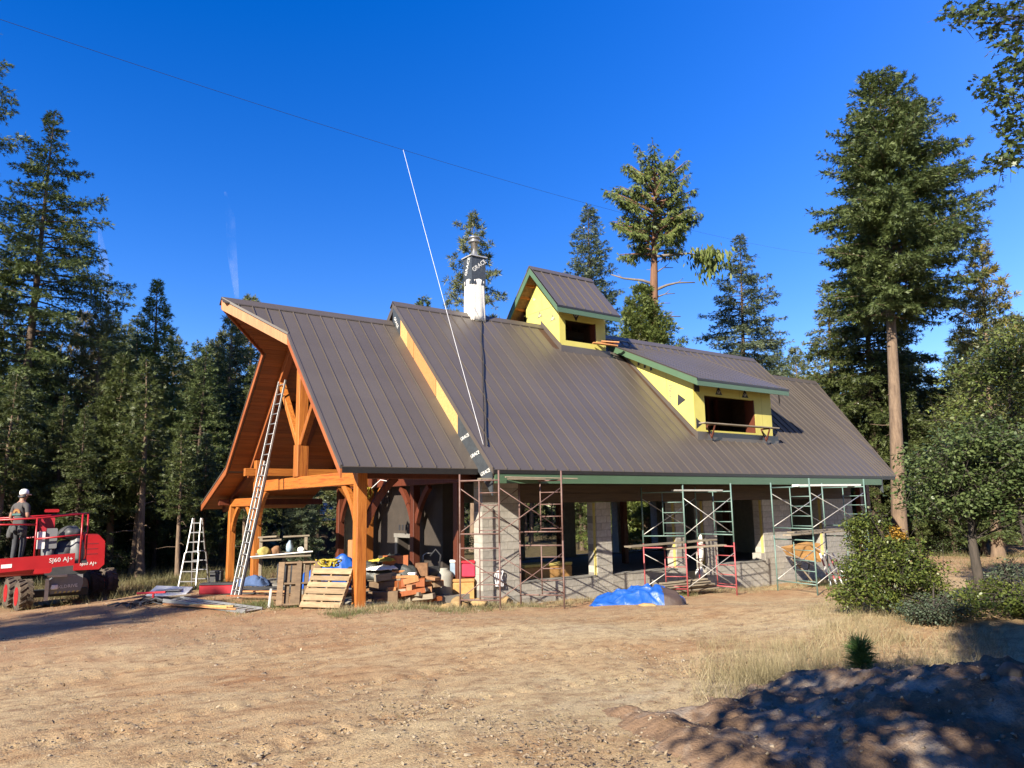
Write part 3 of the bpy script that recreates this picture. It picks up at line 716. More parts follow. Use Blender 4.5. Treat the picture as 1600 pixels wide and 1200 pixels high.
# unseen wood added behind the viewpoint, away from the sun, to cut sky light
for k in range(46):
    a = math.radians(84 + k * 2.9 + rngw.uniform(-1, 1)); r = rngw.uniform(17, 24) if k % 2 else rngw.uniform(26, 36)
    nm, parts, l, h = KW[int(rngw.integers(4))]
    tree_thing(nm, parts, l + ' unseen behind the viewpoint, added to cut sky light', 'tree', CAM_POS.x + r * math.sin(a), CAM_POS.y + r * math.cos(a), rz=rngw.uniform(0, 6.28), sc=rngw.uniform(.95, 1.3), group='unseen forest trees added behind the viewpoint')
for x, y, q in ((-24.5, -6.3, .82), (-29.0, -6.5, 1.0), (-33, -10, 1.1), (-23, 11, 1.0)):
    tree_thing('fir_tree', FC, 'fir outside the left edge throwing its shadow into the picture', 'tree', x, y, rz=x, sc=q, group='firs outside the left edge')

# far wood: nobody could count it
def far_wood():
    rng = np.random.default_rng(5)
    tr, cr = conifer('far', 51, 14, (0, 0), .2, .05, sc_prof(FIRP, .85), 55, M['firdark'], M['bark'], dens=.22, clump=(1.0, .42), dead=0, droop=.4)
    bv = np.empty(len(cr.vertices) * 3, np.float32); cr.vertices.foreach_get('co', bv); bv = bv.reshape(-1, 3)
    nf = len(cr.polygons)
    bf = np.arange(nf * 4).reshape(nf, 4)
    Vs, Fs = [], []; o = 0
    for i in range(130):
        a = math.radians(rng.uniform(-14, 86)); r = rng.uniform(72, 120)
        x = CAM_POS.x + r * math.sin(a); y = CAM_POS.y + r * math.cos(a)
        s = min(rng.uniform(.8, 1.2), (2 + r * sky_left(math.degrees(a)) * .92) / 14.5); t = rng.uniform(0, 6.28)
        c_, s_ = math.cos(t), math.sin(t)
        W = np.stack([(bv[:, 0] * c_ - bv[:, 1] * s_) * max(s, .6) + x, (bv[:, 0] * s_ + bv[:, 1] * c_) * max(s, .6) + y, bv[:, 2] * s + gz(x, y) - .6], -1)
        Vs.append(W); Fs.append(bf + o); o += len(W)
    tag(link('far_forest', np_mesh('far_forest', np.concatenate(Vs), np.concatenate(Fs), M['firdark'])), 'far dark conifer wood closing the clearing', 'forest', kind='stuff')
far_wood()

# ---- broadleaf: trunk and limbs, leaves around the twig ends
def broadleaf(name, seed, trunk_pts, r0, centers, nleaf, leaf_len, leaf, bark, tmpl=LEAF, spread=.42, wide=.75, flat=.5, ndir=None):
    rng = np.random.default_rng(int(abs(seed) * 10))
    mb = MB(); tp = [np.array(q, float) for q in trunk_pts]
    mb.tube(tp, [r0 * (1 - .6 * i / max(1, len(tp) - 1)) for i in range(len(tp))], 9)
    P = []
    for c in centers:
        c = np.array(c, float)
        j = min(range(len(tp)), key=lambda i: np.linalg.norm(tp[i] - c) + 1.2 * max(0, tp[i][2] - c[2]))
        b = tp[j]
        mid = (b + c) / 2 + rng.normal(0, .12, 3) + np.array([0, 0, .12])
        d = np.linalg.norm(c - b)
        mb.tube([b, mid, c], [max(.01, r0 * .22 * min(1, d / 2)), max(.008, r0 * .14 * min(1, d / 2)), .006], 4, False)
        for k in range(3):
            mb.tube([c, c + rng.normal(0, spread * .7, 3)], [.006, .003], 3, False)
        q = rng.normal(0, 1, (nleaf, 3)); q = unit(q) * (rng.uniform(0, 1, (nleaf, 1)) ** .45)
        P.append(c + q * spread * np.array([1, 1, .7]))
    P = np.concatenate(P); n = len(P)
    D = rng.normal(0, 1, (n, 3)); D[:, 2] = D[:, 2] * flat - .25
    X, Y, Z = frames(rng, D, .6)
    ln = leaf_len * rng.uniform(.6, 1.25, n)[:, None]
    V, F = scatter(*tmpl, P, X * ln, Y * ln * wide, Z * ln)
    return mb.mesh(name + '_trunk', bark, True), np_mesh(name + '_leaves', V, F, leaf)

def blobs(rng, n, c, r, lim=0.35):
    q = unit(rng.normal(0, 1, (n, 3))) * (rng.uniform(lim, 1, (n, 1)) ** .6)
    return np.array(c) + q * np.array(r)

cR2 = np.array([.81, -.586, 0]); cF2 = np.array([.586, .81, 0])
rngb = np.random.default_rng(41)
# oak in front at the right
ctr = np.concatenate([blobs(rngb, 75, (-.08 * cR2 + np.array([0, 0, 2.55])), (1.15, 1.3, .95)), blobs(rngb, 60, (.6 * cR2 + np.array([0, 0, 2.9])), (1.2, 1.2, .9)), blobs(rngb, 20, (-.5 * cR2 + np.array([0, 0, 2.2])), (.8, .9, .5)), blobs(rngb, 24, (.9 * cR2 + np.array([0, 0, 2.1])), (.9, .9, .5))])
p = broadleaf('oak1', 42, [(0, 0, -.2), (.02, 0, .6), (-.03, .02, 1.3), (.06, -.02, 2.1), (.1, .05, 3.0)], .115, ctr, 100, .085, M['oak'], M['barkgrey'], LEAF, .36)
tree_thing('oak_tree', p, 'low spreading oak with a dark slim trunk in front of the sunlit track', 'tree', 9.06, -9.42)
# taller oak behind it
ctr = np.concatenate([blobs(rngb, 90, (-.05 * cR2 + np.array([0, 0, 4.6])), (2.0, 1.9, 1.7)), blobs(rngb, 75, (.6 * cR2 + np.array([0, 0, 3.2])), (2.2, 2.2, 1.5)), blobs(rngb, 50, (.5 * cR2 + np.array([0, 0, 6.0])), (1.2, 1.2, 1.2))])
p = broadleaf('oak2', 43, [(0, 0, -.2), (.1, 0, 1.2), (.0, .1, 2.6), (.1, .0, 4.2), (.2, .1, 5.6)], .17, ctr, 105, .1, M['oaky'], M['barkgrey'], LEAF, .5)
tree_thing('oak_tree', p, 'taller olive green oak filling the right edge behind the low oak', 'tree', 15.2, -8.1)
# overhanging oak: trunk outside the frame, branch ends hang in at the top right
def over_oak():
    rng = np.random.default_rng(44)
    base = np.array([11.707, -14.189, 0])
    C_ = [(-5.9,2.81,10.56),(-5.85,2.69,10.35),(-5.53,2.64,10.7),(-5.48,2.52,10.49),(-5.11,2.53,10.34),(-5.21,2.33,10.43),(-4.98,2.24,10.69),(-4.71,2.22,10.44),(-5.12,2.36,9.99),(-5.11,2.13,9.81),(-5.26,2.43,10.78),(-5.24,2.69,9.39),(-5.2,2.56,9.22),(-5.13,2.47,9.44),(-5.01,2.45,9.11),(-4.96,2.32,9.6),(-4.58,2.33,9.43),(-5.09,2.53,9.0),(-4.78,2.52,8.55),(-4.86,2.56,8.66),(-4.8,2.36,8.77),(-4.7,2.37,8.39),(-5.05,2.69,8.01),(-4.85,2.69,7.92),(-4.73,2.56,8.16),(-4.7,2.43,8.06),(-4.79,2.57,8.33),(-4.71,2.15,10.16),(-4.63,2.18,9.71),(-4.53,2.24,9.04),(-4.47,2.29,8.6),(-4.78,2.0,10.54)]
    C_ += list(blobs(rng, 90, (-2.98, 1.24, 10.31), (1.5, 1.5, 1.9)))
    p = broadleaf('oak3', 45, [(0, 0, -.3), (-.1, 0, 2.5), (.1, .1, 5.0), (-.2, .0, 8.0), (-.5, .1, 10.5)], .24, C_, 42, .13, M['oak'], M['barkgrey'], LOBED, .26, .95)
    tree_thing('oak_tree', p, 'oak whose lobed leaves hang into the top right corner', 'tree', base[0], base[1], z=0.0)
over_oak()
# oaks behind the camera whose shade falls on the heap and the right foreground
ctr = blobs(rngb, 120, (0, 0, 5.4), (2.5, 2.5, 1.5))
p = broadleaf('oak4', 46, [(0, 0, -.2), (.1, 0, 1.6), (.0, .1, 3.2), (.1, .0, 4.6), (.2, .1, 6.0)], .2, ctr, 44, .17, M['oak'], M['barkgrey'], DIAMOND, .5)
for i, (hx, hy, s) in enumerate([(-8.7, -17.2, 1.0), (-6.0, -18.6, 1.05), (-3.6, -19.9, 1.1)]):
    tree_thing('oak_tree', p, 'oak standing behind the viewpoint and shading the foreground', 'tree', hx, hy, rz=i * 2.1, sc=s, group='oaks behind the viewpoint')

ctr = blobs(rngb, 80, (0, 0, 9.0), (1.9, 1.9, 1.4))
p5 = broadleaf('oak5', 47, [(0, 0, -.2), (.1, 0, 2.6), (.0, .1, 5.2), (.1, .0, 7.6), (.2, .1, 9.4)], .22, ctr, 70, .17, M['oak'], M['barkgrey'], DIAMOND, .5)
for i, (hx, hy) in enumerate([(-10.7, -19.6), (-9.3, -20.1), (-7.6, -21.5), (-8.9, -18.9), (-6.6, -19.6)]):
    tree_thing('oak_tree', p5, 'tall oak standing behind the viewpoint and shading the grass', 'tree', hx, hy, rz=i * 1.4, group='tall oaks behind the viewpoint')
# bushes
def bushy(name, label, cat, x, y, centers, nleaf, ll, leaf, seed, spread=.3, stems=None):
    p = broadleaf(name, seed, [(0, 0, -.1), (0, 0, .25), (.05, 0, .6)], .03, centers, nleaf, ll, leaf, M['barkgrey'], LEAF, spread)
    t = thing('bush', label, cat, (x, y, gz(x, y)))
    link('stem', p[0], t); link('leaves', p[1], t)
    return t
ctr = np.concatenate([blobs(rngb, 95, (0, 0, .8), (1.0, .85, .7)), blobs(rngb, 24, (-.42 * cR2 + np.array([0, 0, 1.5])), (.38, .35, .5)), blobs(rngb, 36, (.5 * cR2 + np.array([0, 0, .55])), (.8, .65, .48)), blobs(rngb, 14, (-.8 * cR2 + np.array([0, 0, .5])), (.35, .4, .4))])
t = bushy('b1', 'large rounded leafy bush in front of the right end of the house', 'bush', 7.5, -8.5, ctr, 120, .06, M['bush'], 61, .26)
oc = blobs(rngb, 7, (.02, -.1, 1.45), (.1, .1, .3)) + cR2 * .06
po = broadleaf('b1o', 62, [(0, 0, .4), (.02, 0, 1.0), (0, 0, 1.6)], .012, oc, 40, .06, M['orangeleaf'], M['barkgrey'], LEAF, .13)
tag(link('orange_sprig', po[1], t, loc=(0.02, 0, 0)), kind='stuff')
ctr = blobs(rngb, 40, (0, 0, .24), (.62, .5, .24))
bushy('b2', 'low grey green shrub at the front foot of the large bush', 'bush', 6.9, -9.55, ctr, 80, .05, M['bushgrey'], 63, .2)
ctr = blobs(rngb, 70, (0, 0, .3), (1.5, .8, .32))
bushy('b3', 'low dark shrub at the foot of the low oak at the right edge', 'bush', 8.5, -10.2, ctr, 80, .06, M['bush'], 64, .25)
ctr = blobs(rngb, 40, (0, 0, .4), (.7, .6, .45))
bushy('b4', 'dark shrub to the right of the oak trunk by the track', 'bush', 9.9, -9.6, ctr, 80, .06, M['bushgrey'], 65, .25)
# leafy saplings lit against the dark wood
ctr = blobs(rngb, 34, (0, 0, 2.6), (1.0, 1.0, 2.0), .1)
sp = broadleaf('sap', 66, [(0, 0, -.1), (.05, 0, 1.5), (0, .05, 3.0), (.05, 0, 4.2)], .04, ctr, 90, .085, M['sapling'], M['barkgrey'], DIAMOND, .42)
for i, (x, y, s, l) in enumerate([(.6, 21.8, 1.25, 'yellow green sapling with sun on its leaves right of the pale bare stem'), (1.6, 20.0, .95, 'yellow green sapling near the stepladder'), (-5.3, 22.5, 1.2, 'yellow green sapling above the red lift'), (2.9, 18.2, .8, 'sapling seen under the porch roof beside the far post'), (5.4, 17.3, .7, 'sapling behind the workbench under the porch'), (12.9, 18.6, .9, 'sapling seen through the gap beside the fireplace wall'), (23.5, 19.5, .9, 'sapling seen through the first window opening')]):
    tree_thing('sapling', sp, l, 'sapling', x, y, rz=i * 1.7, sc=s)
ub = broadleaf('ub', 67, [(0, 0, -.1), (0, 0, .3), (.05, 0, .6)], .02, blobs(rngb, 30, (0, 0, .45), (1.1, .9, .5)), 90, .07, M['under'], M['barkgrey'], DIAMOND, .32)
for i in range(40):
    a = math.radians(rngw.uniform(0, 76)); r = rngw.uniform(34, 46) if i % 2 else rngw.uniform(46, 60)
    x = CAM_POS.x + r * math.sin(a); y = CAM_POS.y + r * math.cos(a)
    if -1 < x < 27 and y < 12: continue
    t = thing('bush', 'low dark bush in the undergrowth at the edge of the wood', 'bush', (x, y, gz(x, y)), i * 1.1, 'undergrowth bushes at the edge of the wood')
    t.scale = (1.2,) * 3
    link('stem', ub[0], t); link('leaves', ub[1], t)
# pine seedling
def seedling():
    rng = np.random.default_rng(70); n = 900
    b = rng.uniform(0, 1, n)
    base = np.stack([rng.normal(0, .012, n), rng.normal(0, .012, n), .08 + .26 * b], -1)
    az = rng.uniform(0, 6.28, n); el = rng.uniform(-.1, 1.25, n)
    D = np.stack([np.cos(az) * np.cos(el), np.sin(az) * np.cos(el), np.sin(el)], -1)
    X, Y, Z = frames(rng, D, 1.5)
    ln = rng.uniform(.14, .24, n)[:, None]
    V, F = scatter(*DIAMOND, base, X * ln, Y * .008, Z * ln)
    V = V * 1.2
    t = thing('pine_seedling', 'small bright green pine seedling in the dry grass behind the heap', 'seedling', (2.35, -10.75, gz(2.35, -10.75)))
    link('needles', np_mesh('seedling_needles', V, F, leafmat('seedling needles', [(.06, .13, .03), (.1, .2, .045), (.16, .26, .07)])), t)
    MB().tube([(0, 0, -.05), (0, 0, .3)], [.012, .006], 5).build('stem', M['bark'], t)
seedling()

# ---- ground cover
BLADE = ([(0, -.5, 0), (0, .5, 0), (1, 0, 0)], [(0, 1, 2)])
def tufts(name, label, cat, pts, nbl, hh, mat_, seed, spread=.09, w=.008, lean=.5):
    rng = np.random.default_rng(seed); pts = np.asarray(pts, float); n = len(pts) * nbl
    b = np.repeat(pts, nbl, 0) + np.concatenate([rng.normal(0, spread, (n, 2)), np.zeros((n, 1))], 1)
    D = np.stack([rng.normal(0, lean, n), rng.normal(0, lean, n), np.ones(n)], -1)
    X, Y, Z = frames(rng, D, 2.0)
    ln = (hh * rng.uniform(.35, 1.2, n))[:, None]
    V, F = scatter(*BLADE, b, X * ln, Y * w, Z)
    tag(link(name, np_mesh(name, V, F, mat_)), label, cat, kind='stuff')
rg = np.random.default_rng(80)
def onground(xy): xy = np.asarray(xy); return np.concatenate([xy, ground_z(xy[:, 0], xy[:, 1])[:, None] - .01], 1)
def cam_pts(n, d0, d1, l0, l1):
    d = rg.uniform(d0, d1, n); l = rg.uniform(l0, l1, n)
    return np.stack([CAM_POS.x, CAM_POS.y])[None] + d[:, None] * cF2[:2] + (l * d)[:, None] * cR2[:2]
# dry tall grass at right
q = cam_pts(420, 8.6, 13.0, .24, .62)
q = np.concatenate([q, np.stack([rg.normal(1.3, .45, 60), rg.normal(-10.3, .35, 60)], -1), cam_pts(150, 12.5, 17, .38, .5)])
tufts('dry_grass', 'tall dry straw coloured grass behind the heap at the right', 'grass', onground(q), 17, .3, M['grass'], 81, .14, .006, .55)
q = np.stack([rg.normal(1.15, .3, 26), rg.normal(-10.2, .3, 26)], -1)
tufts('tall_grass', 'tallest pale grass stalks left of the pine seedling', 'grass', onground(q), 16, .62, M['grass'], 82, .12, .005, .22)
# weeds along the wall and the posts
q = np.concatenate([np.stack([rg.uniform(-.8, 4.6, 150), rg.normal(-.75, .35, 150)], -1), np.stack([rg.uniform(4.4, 12, 170), rg.normal(-.5, .3, 170) - .1], -1), np.stack([rg.uniform(11.5, 19, 150), rg.normal(-.7, .5, 150)], -1)])
tufts('weeds', 'dry weeds and grass along the foot of the block wall', 'weeds', onground(q), 26, .2, M['grass'], 83, .1, .007, .55)
q = np.concatenate([np.stack([rg.uniform(-1.2, 4.6, 60), rg.normal(-.9, .3, 60)], -1), np.stack([rg.normal(-1.5, .4, 40), rg.normal(2.2, .6, 40)], -1), np.stack([rg.normal(-1.0, .9, 90), rg.normal(9.2, .7, 90)], -1), np.stack([rg.normal(9.8, .5, 40), rg.normal(-.7, .3, 40)], -1), np.stack([rg.normal(16.5, 1.0, 60), rg.normal(-2.0, .6, 60)], -1)])
tufts('green_weeds', 'patchy green weeds round the porch and the scaffolds', 'weeds', onground(q), 30, .16, M['grassgreen'], 84, .12, .01, .7)
q = np.concatenate([cam_pts(800, 23, 44, -.75, -.18), cam_pts(300, 25, 46, .4, .75), np.stack([rg.normal(-3, 2.5, 250), rg.normal(12.6, 1.4, 250)], -1)])
tufts('forest_grass', 'tufts of dry and green grass on the forest floor', 'grass', onground(q), 22, .34, leafmat('forest grass', [(.06, .07, .02), (.14, .13, .05), (.26, .22, .1)], .3), 85, .25, .012, .5)
q = cam_pts(1500, 6.2, 20, -.75, .5)
tufts('straw', 'thin short straw scattered over the yard', 'straw', onground(q), 7, .07, M['grass'], 86, .16, .006, 1.6)
# stones
CUBE = ([(-.5, -.4, -.3), (.45, -.5, -.35), (.5, .4, -.3), (-.4, .5, -.3), (-.35, -.3, .3), (.3, -.35, .35), (.35, .3, .25), (-.3, .35, .3)],
        [(0, 3, 2, 1), (4, 5, 6, 7), (0, 1, 5, 4), (1, 2, 6, 5), (2, 3, 7, 6), (3, 0, 4, 7)])
def stones(name, label, q, s0, s1, seed, mat_):
    rng = np.random.default_rng(seed); n = len(q)
    D = np.stack([rng.normal(0, 1, n), rng.normal(0, 1, n), rng.normal(0, .25, n)], -1)
    X, Y, Z = frames(rng, D, .5)
    s = (s0 + (s1 - s0) * rng.uniform(0, 1, n) ** 3)[:, None]
    V, F = scatter(*CUBE, q, X * s, Y * s * rng.uniform(.6, 1, (n, 1)), Z * s * rng.uniform(.5, .9, (n, 1)))
    V = V + rng.normal(0, 1, V.shape) * np.repeat(s, 8, 0) * .07
    tag(link(name, np_mesh(name, V, F, mat_)), label, 'gravel', kind='stuff')
d = 5.8 + 16 * rg.uniform(0, 1, 26000) ** 1.7; l = rg.uniform(-.74, .6, 26000)
q = np.array([CAM_POS.x, CAM_POS.y]) + d[:, None] * cF2[:2] + (l * d)[:, None] * cR2[:2]
dens = wav(q[:, 0], q[:, 1], .8, 12) + rg.normal(0, .6, len(q))
stones('gravel', 'small pale stones strewn over the dirt yard', onground(q[dens > .0]), .008, .038, 87, M['stone'])
q = np.concatenate([cam_pts(140, 6.2, 12, -.6, .4), np.stack([rg.normal(-5, 1.2, 160), rg.normal(7.0, 1.0, 160)], -1), np.stack([rg.normal(3.2, 1.2, 60), rg.normal(-.9, .3, 60)], -1)])
stones('loose_stones', 'larger loose stones on the yard and the bank by the lift', onground(q), .03, .1, 88, M['stone'])
qm = []
for i in range(3200):
    a, b = rg.uniform(-3.6, 3.0), rg.uniform(-2.3, 2.3)
    x, y = .32 + a * .81 + b * .586, -13.2 - a * .586 + b * .81
    qm.append((x, y, mound_z(x, y)))
stones('heap_stones', 'small stones lying on the dark soil heap', np.array(qm), .006, .05, 89, M['stone'])
d = 6 + 13 * rg.uniform(0, 1, 11000) ** 1.4; l = rg.uniform(-.7, .6, 11000)
q = onground(np.array([CAM_POS.x, CAM_POS.y]) + d[:, None] * cF2[:2] + (l * d)[:, None] * cR2[:2]); q[:, 2] += .018
rl = np.random.default_rng(90); D = rl.normal(0, 1, (len(q), 3)); D[:, 2] *= .2
X, Y, Z = frames(rl, D, .3); ln = rl.uniform(.02, .055, (len(q), 1))
V, F = scatter(*DIAMOND, q, X * ln, Y * ln * .5, Z * ln)
tag(link('leaf_litter', np_mesh('leaf_litter', V, F, M['litter'])), 'dry leaf and needle litter scattered on the yard', 'leaf litter', kind='stuff')
def rock(label, x, y, z, s, sq, seed, mt):
    rng = np.random.default_rng(int(abs(seed) * 10))
    bm = bmesh.new(); bmesh.ops.create_icosphere(bm, subdivisions=3, radius=1)
    for v in bm.verts:
        c = np.array(v.co); k = 1 + .16 * math.sin(c[0] * 3 + seed) * math.cos(c[1] * 2.5) + .1 * math.sin(c[2] * 5 + c[0] * 4 + seed) + .05 * math.sin(9 * c[1] + seed)
        v.co = Vector((c[0] * sq[0] * k * s, c[1] * sq[1] * k * s, c[2] * sq[2] * k * s))
    me = bpy.data.meshes.new('rock'); bm.to_mesh(me); bm.free(); me.materials.append(mt)
    for f in me.polygons: f.use_smooth = True
    tag(link('rock', me, loc=(x, y, z), rz=seed), label, 'rock')
rock('round tan rock at the left foot of the dark soil heap', -1.42, -11.6, gz(-1.42, -11.6) + .05, .085, (1.3, 1, .8), 1, M['boulder'])
rock('pale rock lying on the right part of the dark soil heap', .0, -13.5, mound_z(.0, -13.5), .11, (1, .8, .9), 2, mat('dark rock', (.2, .17, .14), .9, (.13, .11, .09), 6, bump=.5))
rock('small white pebble beside the dark rock on the soil heap', -.25, -13.4, mound_z(-.25, -13.4) + .01, .04, (1.2, .8, .7), 3, M['boulder'])
# ------------------------------------------------------------------ the house
XM, XR, YR, ZM, ZP, OM, OP = 3.04, 21.12, 4.27, 8.53, 7.89, -1.19, -0.5
XK, DK, XT = -0.615, 0.994, -2.12
KM, KP = ZM - YR, ZP - YR
NOBLOCK = [0]
H = thing('house', 'unfinished long house with brown metal roof, yellow dormers, block piers and an orange timber porch', 'house', (0, 0, 0))

def yzprism(poly, x0, x1): return MB().prism([(x0, y, z) for y, z in poly], (x1 - x0, 0, 0))
def slab(k, y0, y1, t0, t1): return [(y0, y0 + k + t1), (y1, y1 + k + t1), (y1, y1 + k + t0), (y0, y0 + k + t0)]

PANEL = {}
def panel(parent, k, x, w, y0, y1):
    key = (round(k, 3), round(w, 4), round(y0, 3), round(y1, 3))
    if key not in PANEL:
        mb = MB().prism([(0, y, z) for y, z in slab(k, y0, y1, -.012, 0)], (w - .003, 0, 0))
        mb.prism([(-.012, y, z) for y, z in slab(k, y0, y1, -.004, .036)], (.024, 0, 0))
        PANEL[key] = mb.mesh('roof_panel', M['roof'])
    return link('roof_panel', PANEL[key], parent, loc=(x, 0, 0))

def ridgecap(parent, z, x0, x1, name='ridge_cap', w=.17, yr=YR):
    mb = MB().prism([(x0, yr - w, z - w + .05), (x0, yr, z + .055), (x0, yr + w, z - w + .05), (x0, yr + w, z - w + .02), (x0, yr, z + .02), (x0, yr - w, z - w + .02)], (x1 - x0, 0, 0))
    return mb.build(name, M['rooftrim'], parent)

# --- main roof
CX0, CX1, CY, CYF = 8.95, 11.12, 3.26, 5.28           # cupola walls
DX0, DX1, DY = 12.04, 16.25, 0.10                     # dormer walls
SD = 0.455                                            # slope of the dormer roof
def dz(y): return 6.21 + SD * (y + .40)               # dormer roof surface
DYT = (6.21 + SD * .4 - KM) / (1 - SD)                # where it meets the main slope
mb = MB()
for x0, x1, y0, y1 in [(XM + .02, CX0, OM + .06, YR), (CX0, CX1, OM + .02, CY), (CX1, DX0, OM + .02, YR), (DX0, DX1, OM + .02, DY), (DX0, DX1, DYT, YR), (DX1, XR - .02, OM + .02, YR)]:
    mb.prism([(x0, y, z) for y, z in slab(KM, y0, y1, -.22, -.014)], (x1 - x0, 0, 0))
roof = mb.build('roof', M['deck'], H)
yzprism([(YR, ZM - .01), (2 * YR - OM, OM + KM - .01), (2 * YR - OM, OM + KM - .25), (YR, ZM - .25)], XM, XR).build('far_roof_slope', M['roof'], roof)
npan = 45; w = (XR - XM) / npan
for i in range(npan):
    x = XM + i * w; xm = x + w / 2
    if CX0 - .1 < xm < CX1 + .1: panel(roof, KM, x, w, OM, CY - .02)
    elif DX0 - .05 < xm < DX1 + .05:
        panel(roof, KM, x, w, OM, DY - .02); panel(roof, KM, x, w, DYT + .02, YR)
    else: panel(roof, KM, x, w, OM, YR)
ridgecap(roof, ZM, XM - .03, CX0 - .02); ridgecap(roof, ZM, CX1, XR + .03)
MB().box(XM, XR, OM - .012, OM + .012, OM + KM - .10, OM + KM - .018).build('drip_edge', M['drip'], roof)
MB().box(XM + .05, XR - .05, OM + .005, OM + .045, OM + KM - .34, OM + KM - .105).build('fascia', M['green'], roof)
MB().box(XM + .05, XR - .05, OM + .1, .02, OM + KM - .27, OM + KM - .25).build('soffit', M['deck'], roof)
# rake trims of the main roof
for xx, nm in ((XM - .03, 'rake_trim'), (XR, 'rake_trim')):
    yzprism(slab(KM, OM, YR, -.11, .05), xx, xx + .03).build(nm, M['rooftrim'], roof)
# exposed strip between main roof and lower porch roof: sheathing and printed membrane
ys = [(YR, 3.75, 'wrap'), (3.75, 3.3, 'ply1'), (3.3, 2.9, 'ply2'), (2.88, 1.6, 'ply2'), (1.58, .45, 'ply1'), (.45, OM + .05, 'wrap')]
for a, b, m_ in ys:
    yzprism([(b + .004, b + KP - .06), (a - .004, a + KP - .06), (a - .004, a + KM - .115), (b + .004, b + KM - .115)], XM - .012, XM + .018).build('sheathing_strip' if m_ != 'wrap' else 'membrane_strip', M[m_], roof)
for xx in (XR + .0,):
    yzprism([(OM, OM + KP), (YR, YR + KP), (YR, YR + KM - .1), (OM, OM + KM - .1)], xx - .02, xx + .012).build('sheathing_strip', M['wrap'], roof)

def text(body, size, mat_, parent, origin, xdir, ydir, name='lettering', depth=.004, align='CENTER'):
    cu = bpy.data.curves.new('txt', 'FONT'); cu.body = body; cu.size = size; cu.extrude = depth
    cu.align_x = align; cu.align_y = 'CENTER'; cu.resolution_u = 2
    ob = bpy.data.objects.new('txt', cu); COL.objects.link(ob)
    me = bpy.data.meshes.new_from_object(ob.evaluated_get(bpy.context.evaluated_depsgraph_get()))
    bpy.data.objects.remove(ob); bpy.data.curves.remove(cu)
    me.materials.clear(); me.materials.append(mat_)
    xd = Vector(xdir).normalized(); yd = Vector(ydir); yd = (yd - xd * yd.dot(xd)).normalized(); zd = xd.cross(yd)
    me.transform(Matrix(((xd.x, yd.x, zd.x, origin[0]), (xd.y, yd.y, zd.y, origin[1]), (xd.z, yd.z, zd.z, origin[2]), (0, 0, 0, 1))))
    return link(name, me, parent)
# repeated brand print on the dark membrane at the lower end of the rake and at its top
for y in (.1, -.38, -.85):
    text('GRACE', .135, M['paleprint'], roof, (XM - .018, y, y + (KM + KP) / 2 - .08), (0, -.9, .25), (0, .25, .9))
text('GRACE', .14, M['paleprint'], roof, (XM - .018, 4.02, 4.02 + (KM + KP) / 2 - .12), (0, -.4, -.6), (0, -.6, .4))

